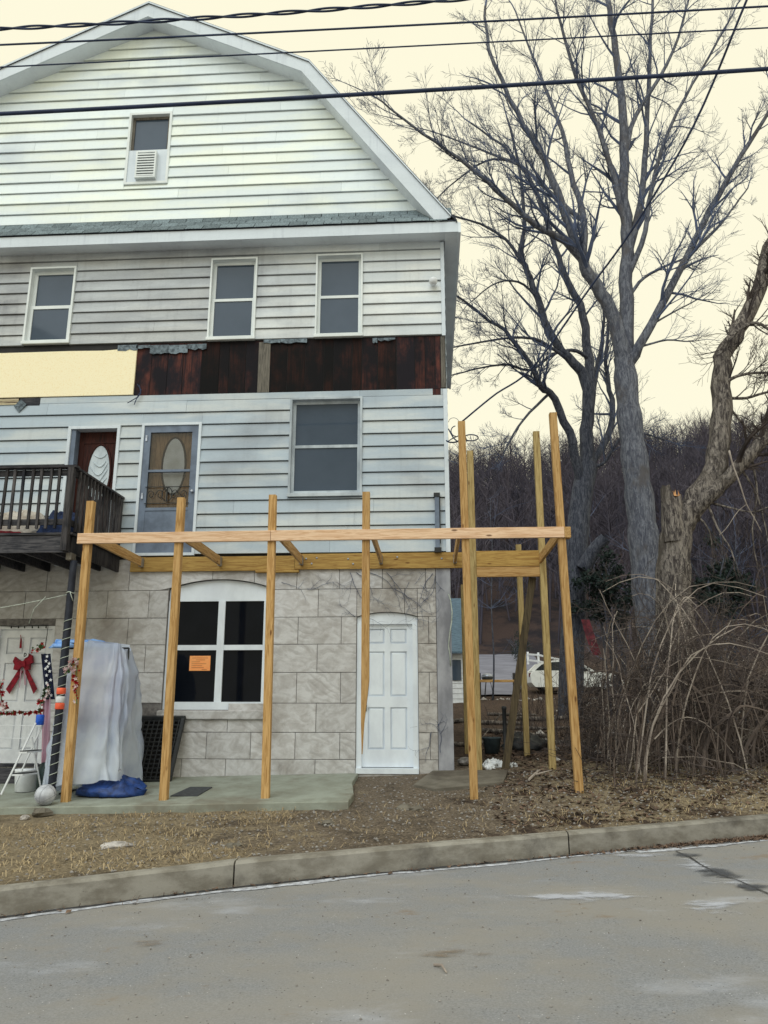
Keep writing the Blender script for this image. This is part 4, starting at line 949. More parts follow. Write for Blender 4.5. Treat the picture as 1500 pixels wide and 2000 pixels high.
# wire shelf standing in front of the left door
ws = empty('wire_shelf', on_slab(30,1500,-.9), 'white wire shelf panel in front of the panelled door', 'shelf'); m = MB(); zw0, zw1 = P(40,1442,-.9)[2], P(40,1417,-.9)[2]
xw0, xw1 = -7.4, P(80,1430,-.9)[0]
for z in (zw0,zw1): m.tube([(xw0,-.9,z),(xw1,-.9,z)], .006, 5)
for k in range(40): x = xw0+(xw1-xw0)*k/39; m.tube([(x,-.9,zw0),(x,-.9,zw1)], .0022, 4)
for x in (xw0+.05, xw1-.03): m.tube([(x,-.9,zw1),(x,-.9,slab_top(x,-.9))], .008, 5)
m.build('wires', M['white'], ws)
# flag hung from the rack end
fl = empty('hanging_flag', (P(95,1480,-1.1)[0],-1.1,slab_top(-5.3,-1.1)), 'narrow hung flag with white stars on navy over faded stripes', 'flag')
def drape(uL, uR, v0, v1, Y, n=14, mfn=None):
    rows = []
    for i in range(n):
        t = i/(n-1); v = v0+(v1-v0)*t; xa = P(uL(t),v,Y); xb = P(uR(t),v,Y)
        rows.append([(xa[0]+(xb[0]-xa[0])*k/8, Y+.035*math.sin(k*1.5+t*1.2), xa[2]) for k in range(9)])
    return MB().loft(rows, cap=False, closed=False)
drape(lambda t: 80+6*t, lambda t: 100+6*t, 1277, 1366, -1.1).build('canton', M['navy'], fl, True)
drape(lambda t: 84-6*t, lambda t: 100-4*t, 1362, 1495, -1.1).build('stripes', M['pink'], fl, True)
m = MB(); rr = random.Random(3)
for (u,v) in [(92,1282),(90,1291),(96,1296),(89,1306),(97,1311),(91,1319),(99,1328),(91,1334),(90,1350),(96,1346),(100,1358),(93,1302)]:
    c = P(u,v,-1.145); m.add([(c[0]+(.028 if k%2==0 else .012)*math.sin(math.pi*k/5), -1.146, c[2]+(.028 if k%2==0 else .012)*math.cos(math.pi*k/5)) for k in range(10)], [tuple(range(10))])
m.build('stars', M['white'], fl, kind='stuff')
# decorations on the left door
def at(u, v, Y=.05): return P(u,v,Y)
bw = empty('door_bow', at(47,1298,.06), 'large dark red ribbon bow on the panelled white door', 'bow')
def flat(name, pts, y, mat, par, th=.012, puff=0.): return MB().prism([(P(u,v,y)[0],P(u,v,y)[2]) for u,v in pts][::-1], y-th, y).build(name, mat, par)
flat('tail', [(40,1303),(12,1346),(19,1355),(45,1312)], .05, M['red'], bw); flat('tail', [(48,1310),(66,1355),(73,1345),(53,1304)], .05, M['red'], bw)
for s, q in ((-1,[(46,1293),(38,1288),(32,1283),(28,1292),(31,1298),(29,1308),(38,1310),(46,1300)]),(1,[(47,1293),(52,1286),(59,1277),(65,1281),(67,1294),(61,1297),(60,1308),(52,1309),(47,1300)])):
    flat('loop', q, .04, M['red'], bw, .05)
flat('knot', [(43,1291),(50,1291),(51,1302),(43,1302)], -.01, M['red'], bw, .03)
flat('ribbon_end', [(41,1302),(43,1302),(39,1343),(37,1343)], .035, M['pink'], bw, .006); flat('ribbon_end', [(47,1304),(49,1304),(51,1338),(48,1338)], .035, M['pink'], bw, .006)
dd = empty('letter_ornament', at(50,1279,.06), 'small round white door ornament bearing the letter D', 'ornament'); c = at(50,1279,-.03)
m = MB(); m.lathe([(.002,-.012),(.046,-.012),(.048,0),(.02,.10)], (c[0],-.03,c[2]), 16, 'y'); m.build('disc', M['white'], dd)
m = MB(); q = [(c[0]-.014,-.046,c[2]-.028),(c[0]-.014,-.046,c[2]+.028)]; m.tube(q, .006, 5)
m.tube([(c[0]-.014+.032*math.sin(t), -.046, c[2]+.028*math.cos(t)) for t in np.linspace(0,math.pi,10)], .006, 5); m.build('letter', M['black'], dd)
m = MB(); a = at(40,1240); m.tube([a,at(41,1246)], .006, 5); m.tube([at(41,1246),at(41,1252),at(40,1266)], [.008,.014,.018], 6); m.build('red_tassel', M['red'], None, label='thin red tassel hanging on the panelled white door', cat='tassel')
m = MB(); m.tube([at(2,1222,-.01),at(30,1224,-.01),at(60,1222,-.01),at(94,1221,-.01),at(92,1240,-.01),at(88,1262,-.01)], .006, 5)
for u in (22,36,48,63,75,90): m.tube([at(u,1222,-.01),at(u,1227,-.01)], [.008,.012], 5)
m.build('string_lights', M['black'], None, label='dark string of small lights over the panelled white door', cat='string lights')
# artificial flowers
def flowers(name, pts, Y, spread, mats, label, nn=9, seed=1):
    r_ = random.Random(seed); e = empty(name, P(pts[0][0],pts[0][1],Y), label, 'flowers')
    ms = {k: MB() for k in mats}
    st = [P(u,v,Y) for u,v in pts]; sm = MB(); sm.tube(st, .006, 5); sm.build('stem', M['green'], e)
    for i in range(len(pts)-1):
        for k in range(nn):
            t = r_.random(); c = st[i]*(1-t)+st[i+1]*t + np.array([r_.uniform(-1,1)*spread, r_.uniform(-1,.4)*spread*.7, r_.uniform(-1,1)*spread])
            mk = r_.choice(mats); R0 = r_.uniform(.014,.032); ax = np.array([r_.uniform(-1,1),-1.2,r_.uniform(-1,1)]); ax /= np.linalg.norm(ax)
            a1 = np.cross(ax,[0,0,1.]); a1 /= np.linalg.norm(a1); a2 = np.cross(ax,a1)
            vs = [c-ax*.01]; 
            for j in range(10): q = math.pi*j/5; rr_ = R0*(1.2 if j%2==0 else .55); vs.append(c+rr_*(a1*math.cos(q)+a2*math.sin(q))+ax*.012)
            ms[mk].add(vs, [(0,j+1,(j+1)%10+1) for j in range(10)])
    for k in mats:
        if ms[k].n: ms[k].build('leaves' if k == 'green' else 'petals', M[k], e)
flowers('flower_spray', [(140,1290),(150,1300),(148,1330),(150,1375)], -1.87, .045, ['redflower','redflower','pinkflower'], 'red artificial flowers tied to the pine post', 14, 1)
flowers('pale_flower_spray', [(126,1318),(138,1302),(150,1290)], -1.90, .05, ['pinkflower','green','pinkflower'], 'cream artificial flowers between the wrapped pole and the post', 10, 2)
flowers('red_berry_spray', [(84,1256),(78,1266),(66,1268)], -1.15, .045, ['redflower','green'], 'dark red flower spray on the rack rail end', 10, 3)
flowers('green_spray', [(94,1340),(92,1352),(88,1362)], -1.2, .04, ['green','green','pinkflower'], 'green leafy spray pinned on the starred flag', 12, 4)
flowers('pink_flower_stem', [(2,1330),(0,1350),(4,1375),(14,1384)], -1.0, .05, ['redflower','pinkflower','redflower'], 'red flower stem in front of the panelled door frame', 12, 5)
flowers('corner_flower_stem', [(84,1362),(78,1378),(80,1392)], -1.12, .045, ['redflower','green'], 'red flower stem hanging below the starred flag', 12, 6)
flowers('flower_garland', [(0,1394),(25,1392),(50,1393),(72,1391)], -.93, .018, ['redflower','redflower','green'], 'thin red garland along the top of the wire shelf', 16, 7)
# ball and its stone, mat
bx_, by_, bz_ = P(88,1560,-2.02)[0], -2.02, slab_top(-5,-2.0)+.125
bl = empty('volleyball', (bx_,by_,bz_-.125), 'scuffed pale volleyball at the slab edge', 'ball')
m = MB(); n = 14; m.loft([[(bx_+.128*math.sin(math.pi*(i+.02)/(n-1+.04))*math.cos(2*math.pi*j/24), by_+.128*math.sin(math.pi*(i+.02)/(n-1+.04))*math.sin(2*math.pi*j/24), bz_+.128*math.cos(math.pi*(i+.02)/(n-1+.04))) for j in range(24)] for i in range(n)][::-1]); m.build('cover', M['ball'], bl, True)
m = MB()
for nx, ny, nz, h in ((.3,-.5,.8,.0),(.9,-.3,-.2,.03),(-.4,-.2,.9,-.05),(.2,.9,.4,.02)):
    ax = np.array([nx,ny,nz]); ax /= np.linalg.norm(ax); a1 = np.cross(ax,[0,1,.2]); a1 /= np.linalg.norm(a1); a2 = np.cross(ax,a1); r_ = math.sqrt(.1275**2-h*h)
    m.tube([np.array([bx_,by_,bz_])+ax*h+r_*(a1*math.cos(q)+a2*math.sin(q)) for q in np.linspace(0,2*math.pi,28)], .0022, 4, False)
m.build('seams', simple('ball_seam', lin(120,122,124), lin(100,100,104)), bl)
def rock(name, c, r, seed, mat, label, cat, sq=.6, group=None):
    m = MB(); n, k = 6, 9; rg = []
    for i in range(n):
        ph = math.pi*(i+.15)/(n-.7); rg.append([(c[0]+r*(1+.5*fbm(math.cos(a)*1.2+seed,math.sin(a)*1.2,ph))*math.sin(ph)*math.cos(a), c[1]+r*(1+.5*fbm(math.cos(a)*1.2,math.sin(a)*1.2+seed,ph))*math.sin(ph)*math.sin(a), c[2]-r*sq*math.cos(ph)) for a in np.arange(k)*2*math.pi/k])
    m.loft(rg); return m.build(name, mat, None, False, label=label, cat=cat, group=group)
gx = lambda u, v, Y: (P(u,v,Y)[0], Y, ground_z(P(u,v,Y)[0], Y))
c = gx(82,1588,-2.22); rock('dark_stone', (c[0],c[1],c[2]+.04), .13, 3, M['pad'], 'dark rough stone under the volleyball at the slab edge', 'stone', .5)
c = gx(48,1598,-2.45); rock('white_stone', (c[0],c[1],c[2]+.02), .06, 5, M['stonegrey'], 'small pale stone on the grass below the volleyball', 'stone', .6)
c = gx(225,1655,-4.0); rock('flat_stone', (c[0],c[1],c[2]+.0), .15, 8, M['stonegrey'], 'flat pale stone sunk in the dry grass verge', 'stone', .25)
c = gx(250,1656,-4.0); rock('flat_stone', (c[0],c[1],c[2]+.0), .08, 9, M['stonegrey'], 'smaller pale stone beside the flat stone in the grass', 'stone', .3)
clod_l = ['clod of dark earth above the kerb joint, beside a smaller one','smaller clod of earth touching its neighbour above the kerb joint','lone clod of earth in the middle of the bare verge','largest clod of earth on the path to the white door','clod of earth beside the largest one before the white door']
for i,(u,v,Y,r) in enumerate([(450,1650,-4.0,.06),(465,1648,-3.95,.05),(640,1610,-3.0,.07),(790,1578,-2.3,.10),(815,1583,-2.35,.08)]):
    c = gx(u,v,Y); rock('earth_clod', (c[0],c[1],c[2]+.01), r, 20+i, M['pad'], clod_l[i], 'clod', .5, 'clods of earth on the verge')
mq = [P(u,v,Y) for u,v,Y in ((333,1549,-1.6),(386,1550,-1.62),(415,1534,-1.0),(372,1533,-.95))]; mq = [(q[0],q[1]) for q in mq]
rg = [[(x,y,slab_top(x,y)+dz) for x,y in mq] for dz in (.001,.012)]; m = MB(); m.loft(rg); m.build('rubber_mat', M['mat'], None, label='dark rubber mat lying on the porch slab', cat='mat')

# ================================================================== TREES
class TB:
    """fast tube collector"""
    def __init__(s): s.mb = MB(); s.pts = []
    def tube(s, pts, rad, n): s.mb.tube(pts, rad, n, cap=False)
def unit(v): return v/(np.linalg.norm(v)+1e-9)
def grow(tb, p, d, L, r, depth, R, up=.10, nb=(5,7), ang=(.45,.95), wig=.13):
    n = 6 if depth >= 2 else 5 if depth == 1 else 4
    pts = [p]; dd = unit(d)
    for k in range(n-1):
        dd = unit(dd + np.array([R.gauss(0,wig),R.gauss(0,wig),R.gauss(0,wig)+up*.5])); pts.append(pts[-1]+dd*L/(n-1))
    pts = np.array(pts); rad = [max(.0035, r*(1-.8*k/(n-1))) for k in range(n)]
    tb.tube(pts, rad, 5 if r > .03 else 4 if r > .012 else 3)
    if depth <= 0: return
    for c in range(R.randint(*nb)):
        t = R.uniform(.18,1.0)*(n-1); i = min(int(t), n-2); q = pts[i]+(pts[i+1]-pts[i])*(t-i); pd = unit(pts[i+1]-pts[i])
        a = R.uniform(*ang); side = unit(np.cross(pd, np.array([R.gauss(0,1),R.gauss(0,1),R.gauss(0,1)])))
        cdn = unit(pd*math.cos(a)+side*math.sin(a)+np.array([0,0,up]))
        grow(tb, q, cdn, L*R.uniform(.35,.62)*(1-.35*t/(n-1)), rad[i]*R.uniform(.42,.6), depth-1, R, up, nb, ang, wig)
def smooth_path(pts, n):
    pts = np.array(pts); t = np.linspace(0, len(pts)-1, n); i = np.clip(t.astype(int), 0, len(pts)-2); f = (t-i)[:,None]
    p0 = pts[np.clip(i-1,0,len(pts)-1)]; p1 = pts[i]; p2 = pts[i+1]; p3 = pts[np.clip(i+2,0,len(pts)-1)]
    return .5*((2*p1)+(-p0+p2)*f+(2*p0-5*p1+4*p2-p3)*f**2+(-p0+3*p1-3*p2+p3)*f**3)
def limb(tbk, tbc, px_, Y0, Y1, w0, w1, R, kids=10, klen=2.2, depth=2, start=.2, sides=8, nb=(6,8), up=.12, tip=True):
    """limb measured along pixels, running from depth Y0 to Y1; w0,w1 radii in metres"""
    n = max(8, 3*len(px_)); k = len(px_)
    pts = np.array([P(u,v,Y0+(Y1-Y0)*i/(k-1)) for i,(u,v) in enumerate(px_)]); pts = smooth_path(pts, n)
    old = getattr(tbk, 'pts', None)
    if old is not None and len(old):
        A = np.concatenate(old); near = A[np.argmin(np.sum((A-pts[0])**2,1))]; sh = near-pts[0]
        pts = pts + sh[None]*((1-np.linspace(0,1,n))**2)[:,None]
    for q in range(1,n): pts[q] += np.array([R.gauss(0,1),R.gauss(0,1),R.gauss(0,.5)])*w0*.10
    rad = [w0+(w1-w0)*(q/(n-1))**.8 for q in range(n)]
    tbk.tube(pts, rad, sides); tbk.pts.append(pts)
    tot = np.sum(np.linalg.norm(np.diff(pts,axis=0),axis=1))
    kids = int(kids*1.7)
    for c in range(kids):
        t = start+(1-start)*(c+R.random())/kids; q = min(t*(n-1), n-1.001); i = int(q); p = pts[i]+(pts[i+1]-pts[i])*(q-i); pd = unit(pts[i+1]-pts[i])
        a = R.uniform(.45,.95); side = unit(np.cross(pd, np.array([R.gauss(0,1),R.gauss(0,1),R.gauss(0,1)])))
        grow(tbc, p, unit(pd*math.cos(a)+side*math.sin(a)+np.array([0,0,up])), klen*R.uniform(.6,1.15)*(1.1-.4*t), max(.010,rad[i]*R.uniform(.3,.5)), depth, R, up, nb)
    if tip: grow(tbc, pts[-1], unit(pts[-1]-pts[-2]), klen*.8, w1*.95, depth, R, up, nb)
    return pts
# --- tall grey tree with the pale double trunk
def tree_one():
    R = random.Random(101); Y = 8.; a = TB(); b = TB()
    base = P(1266,1140,Y); e = empty('bare_tree', (base[0],Y,ground_z(base[0],Y)), 'tall bare grey tree with a double trunk rising above the pine posts', 'tree', 'bare trees beside the house')
    foot = np.array([base[0]+.15,Y,ground_z(base[0],Y)-.3])
    pts = smooth_path([foot, P(1266,1140,Y), P(1253,1010,Y), P(1240,902,Y), P(1227,793,Y), P(1219,700,Y)], 22); a.tube(pts, [.46-.17*(k/21)**.8+.03*math.sin(k*2.1) for k in range(22)], 12); a.pts.append(pts)
    L = lambda q, y1, w0, w1, kids=9, kl=2.3, **k: limb(a, b, q, Y, Y+y1, w0, w1, R, kids, kl, **k)
    L([(1217,710),(1202,640),(1177,578),(1149,533),(1132,493),(1103,419),(1081,351),(1047,283),(1001,204),(956,102),(945,11)], -1.5, .24, .035, 14, 2.6, start=.3)
    L([(1140,510),(1100,470),(1058,448),(990,391),(933,340),(865,289),(786,232),(735,190)], -2.5, .13, .02, 16, 1.9)
    L([(1146,525),(1143,436),(1120,351),(1098,261),(1069,181),(1041,113),(1007,23)], 1., .12, .025, 11, 2.2)
    L([(1110,440),(1070,395),(1010,330),(950,300),(880,270),(820,250)], 1.5, .08, .015, 12, 1.7)
    L([(1220,705),(1225,652),(1222,538),(1225,465),(1219,363),(1217,255),(1208,142),(1194,57),(1188,-20),(1180,-90)], .5, .24, .06, 12, 2.5, start=.3)
    L([(1226,490),(1248,408),(1259,317),(1265,198),(1270,85),(1276,-30)], 1.2, .13, .04, 10, 2.3)
    L([(1239,561),(1268,476),(1279,385),(1295,300),(1330,210),(1380,120),(1430,30)], -1.2, .09, .025, 12, 2.1)
    L([(1219,440),(1194,329),(1160,227),(1126,153),(1098,57),(1080,-20)], -1., .10, .03, 12, 2.2)
    L([(1218,330),(1235,240),(1290,150),(1330,60),(1350,-30)], .8, .09, .03, 10, 2.1)
    L([(1238,715),(1255,690),(1290,618),(1347,504),(1392,408),(1443,317),(1483,249),(1530,170)], -1., .17, .04, 12, 2.2, start=.25)
    L([(1345,510),(1398,453),(1430,410),(1460,368)], .6, .06, .02, 5, 1.3)
    L([(1241,600),(1262,555),(1300,525),(1345,500),(1380,455)], .8, .06, .018, 6, 1.4)
    L([(1250,690),(1300,670),(1340,668),(1365,665)], -.6, .035, .012, 6, 1.0, depth=1)
    L([(1275,640),(1320,610),(1355,590),(1385,570)], .6, .03, .012, 6, 1.0, depth=1)
    a.mb.build('trunk', M['bark'], e, True); b.mb.build('crown', M['twig'], e)
tree_one()
def tree_two():
    R = random.Random(55); Y = 11.; a = TB(); b = TB(); base = P(1112,1385,Y)
    e = empty('bare_tree', (base[0],Y,ground_z(base[0],Y)), 'dark many stemmed bare tree spreading towards the house roof', 'tree', 'bare trees beside the house')
    foot = np.array([base[0],Y,ground_z(base[0],Y)-.3])
    pts = smooth_path([foot, P(1116,1290,Y), P(1121,1180,Y), P(1127,1053,Y), P(1136,967,Y), P(1149,905,Y)], 18); a.tube(pts, [.37-.06*(k/17) for k in range(18)], 11); a.pts.append(pts)
    L = lambda q, y1, w0, w1, kids=9, kl=2.3, **k: limb(a, b, q, Y, Y+y1, w0, w1, R, kids, kl, **k)
    L([(1148,930),(1152,850),(1154,793),(1143,731),(1126,708),(1086,669),(1058,601),(1035,538),(1018,499),(1024,425),(1013,317),(990,230)], -1, .24, .03, 12, 2.3, start=.4)
    L([(1153,830),(1156,740),(1149,680),(1137,606),(1103,538),(1086,487),(1064,419),(1035,351),(985,290),(920,240)], 1.5, .19, .03, 13, 2.3, start=.3)
    L([(1135,965),(1123,902),(1106,837),(1075,772),(1058,759),(1035,714),(990,652),(945,618),(894,578)], -2.5, .18, .03, 12, 2.0, start=.35)
    L([(1055,750),(1020,695),(990,674),(933,672),(875,680)], -3, .06, .02, 9, 1.6)
    L([(1126,700),(1105,684),(1069,691),(1030,722),(985,712),(930,720),(875,735)], -2, .07, .02, 11, 1.6)
    L([(1060,780),(1020,820),(990,870),(980,900)], -3, .05, .015, 5, 1.2)
    L([(1145,925),(1166,893),(1197,824),(1190,760),(1183,700),(1190,620)], 1, .15, .04, 8, 2.0)
    L([(1160,800),(1170,720),(1180,640),(1178,560)], 2, .12, .03, 9, 2.0)
    L([(1060,600),(1020,560),(970,555),(920,590)], -2, .05, .015, 7, 1.5)
    L([(1040,540),(1000,480),(940,440),(880,420),(840,390)], -1, .07, .015, 11, 1.8)
    L([(1030,350),(960,330),(890,360),(840,400)], -1, .05, .015, 8, 1.6)
    L([(1145,910),(1180,900),(1215,850),(1250,845),(1300,860)], -1, .06, .02, 6, 1.4)
    # broken hollow stub low on the trunk
    q = np.array([P(1140,1110,Y-.4),P(1160,1075,Y-.6),P(1183,1050,Y-.8)]); a.tube(smooth_path(q,6), [.24,.22,.21,.20,.19,.17], 9)
    a.mb.build('trunk', M['bark2'], e, True); b.mb.build('crown', M['twig'], e)
tree_two()
def tree_three():
    R = random.Random(77); Y = 4.; a = TB(); b = TB(); base = P(1318,1205,Y)
    e = empty('bare_tree', (base[0],Y,ground_z(base[0],Y)), 'leaning flaky barked tree with a snapped orange wooded stub', 'tree', 'bare trees beside the house')
    foot = np.array([base[0]+.05,Y,ground_z(base[0],Y)-.3])
    pts = smooth_path([foot, P(1318,1205,Y), P(1316,1097,Y), P(1325,1030,Y), P(1345,1000,Y)], 18); a.tube(pts, [.40-.12*(k/17)+.02*math.sin(k*1.9) for k in range(18)], 12); a.pts.append(pts)
    L = lambda q, y1, w0, w1, kids=9, kl=1.6, **k: limb(a, b, q, Y, Y+y1, w0, w1, R, kids, kl, **k)
    L([(1335,1020),(1370,967),(1400,902),(1409,815),(1409,737),(1421,680),(1460,623),(1483,555),(1503,490),(1545,400),(1580,300)], .3, .27, .12, 7, 1.5, start=.5)
    L([(1345,1010),(1380,975),(1426,932),(1500,854),(1570,790)], -.6, .21, .10, 6, 1.5, start=.5, up=-.05)
    L([(1418,745),(1440,732),(1475,727),(1530,730)], -.5, .05, .02, 6, 1.1)
    L([(1415,770),(1455,775),(1500,765),(1540,765)], .5, .04, .02, 6, 1.0)
    L([(1452,640),(1480,630),(1520,655)], -.3, .06, .02, 5, 1.1)
    L([(1420,782),(1455,830),(1475,850),(1510,860)], .4, .035, .012, 5, .9)
    L([(1460,625),(1430,650),(1405,680),(1390,710)], -.4, .02, .008, 5, .7, depth=1)
    for k, q in enumerate([[(1440,925),(1470,960),(1490,1010),(1500,1060)],[(1385,980),(1420,990),(1470,1000),(1510,985)],[(1380,1000),(1400,1040),(1425,1070),(1440,1110)],[(1470,890),(1480,960),(1470,1040),(1480,1110)],[(1365,1005),(1385,1030),(1390,1065)]]): L(q, -.4, .03, .008, 4, .7, up=-.35, depth=1)
    a.mb.build('trunk', M['bark3'], e, True); b.mb.build('crown', M['finetwig'], e)
    # the snapped stub and its splintered top
    c0, c1 = P(1316,1060,Y-.12), P(1311,965,Y-.15); m = MB(); rg = []
    for k in range(8):
        t = k/7; c = c0*(1-t)+c1*t; rg.append([(c[0]+(.235-.03*t)*math.cos(q)*(1+.06*fbm(math.cos(q)*2,math.sin(q)*2,t*3)), c[1]+(.235-.03*t)*math.sin(q), c[2]+(.0 if k < 7 else .12*abs(fbm(math.cos(q)*2,math.sin(q)*2,6))+(.12 if math.cos(q) < -.3 else 0)-(.13 if math.sin(q) < -.1 and math.cos(q) > -.35 else 0))) for q in np.arange(16)*2*math.pi/16])
    m.loft(rg, cap=False); m.build('stub', M['bark3'], e, True)
    m = MB(); top = P(1318,972,Y-.15)
    m.add([(c1[0]+(p[0]-c1[0])*.96,c1[1]+(p[1]-c1[1])*.96,c1[2]-.09+(.06 if p[1] > c1[1] else 0)) for p in rg[-1]]+[(c1[0],c1[1]+.05,c1[2]+.03)], [(i,(i+1)%16,16) for i in range(16)])
    for k in range(9):
        q = R.uniform(-.08,.17); h = R.uniform(.05,.15); x = c1[0]+q; y = c1[1]-.12+R.uniform(0,.2); m.add([(x-.02,y,c1[2]-.06),(x+.02,y,c1[2]-.06),(x,y+.02,c1[2]-.06),(x+R.uniform(-.02,.03),y,c1[2]+h-.02)], [(0,1,3),(1,2,3),(2,0,3)])
    m.build('raw_wood', M['rawwood'], e)
    # pale stripped branch hanging from the limb
    m = MB(); m.tube(smooth_path([P(u,v,Y-.9) for u,v in [(1424,880),(1432,910),(1445,945),(1458,985),(1475,1015),(1488,1040)]], 14), [.02-.001*k for k in range(14)], 6); m.tube(smooth_path([P(u,v,Y-.9) for u,v in [(1458,985),(1440,1000),(1420,1030),(1405,1045)]], 8), .008, 4)
    m.build('hanging_branch', M['bramble2'], e, True)
tree_three()
# slim saplings between the trees and the house
def sapling(u, v0, Y, h, lean_, seed, label):
    R = random.Random(seed); b = TB(); p = P(u,v0,Y); z = ground_z(p[0],Y); e = empty('sapling', (p[0],Y,z), label, 'sapling', 'saplings in the yard')
    st = [np.array([p[0],Y,z-.1])]
    for k in range(9): st.append(st[-1]+np.array([lean_*h/9+R.gauss(0,.05),R.gauss(0,.05),h/9]))
    t = MB(); t.tube(st, [.045*(1-.085*k) for k in range(10)], 6); t.build('trunk', M['bark2'], e, True)
    for k in range(16):
        i = R.randint(2,9); grow(b, st[i], np.array([R.gauss(0,1),R.gauss(0,1),.5]), h*.22, .012, 1, R, .1, (3,5))
    b.mb.build('crown', M['twig'], e)
for q in [(958,1250,22,9,.03,1,'slim dark sapling seen between the paired pine posts'),(1180,1280,22,8,-.05,2,'slim sapling just behind the darker evergreen shrub'),(1215,1250,14,6,.08,3,'slim sapling among brambles beside the tall grey tree'),(1460,1250,9,5,-.03,4,'slim sapling behind the leaning flaky barked tree'),(1400,1200,18,8,.04,5,'sapling standing behind the snapped stub')]: sapling(*q)

# --- dark ivy clumps
def leaf_clump(name, u, v, Y, rx_, rz_, n, seed, label):
    R = np.random.default_rng(seed); c = P(u,v,Y); e = empty(name, (c[0],Y,ground_z(c[0],Y)), label, 'shrub')
    m = MB(); 
    for k in range(6): m.tube([(c[0]+R.normal()*.1,Y+R.normal()*.1,ground_z(c[0],Y)-.05),(c[0]+R.normal()*rx_*.3,Y+R.normal()*rx_*.3,c[2]),(c[0]+R.normal()*rx_*.5,Y+R.normal()*.4,c[2]+rz_*.7)], [.04,.03,.015], 5)
    m.build('stems', M['bark2'], e)
    cl = R.normal(size=(26,3))*np.array([rx_*.45,rx_*.45,rz_*.45]); ctr = cl[R.integers(0,26,n)]+R.normal(size=(n,3))*np.array([.22,.22,.2])*rx_*.7
    ctr += c; d1 = R.normal(size=(n,3)); d1 /= np.linalg.norm(d1,axis=1)[:,None]; d2 = np.cross(d1, R.normal(size=(n,3))); d2 /= np.linalg.norm(d2,axis=1)[:,None]
    s = R.uniform(.03,.075,(n,1)); V = np.stack([ctr-d1*s, ctr+d2*s*.5, ctr+d1*s, ctr-d2*s*.5],1).reshape(-1,3)
    me = MB(); me.add(V, [(4*i,4*i+1,4*i+2,4*i+3) for i in range(n)]); me.build('foliage', M['evergreen'], e)
leaf_clump('ivy_shrub', 1192, 1150, 10, .75, 1.1, 4200, 3, 'dark evergreen shrub between the two bare tree trunks')
leaf_clump('ivy_shrub', 1410, 1140, 9, .70, 1.1, 4000, 4, 'dark evergreen shrub behind the leaning flaky barked tree')

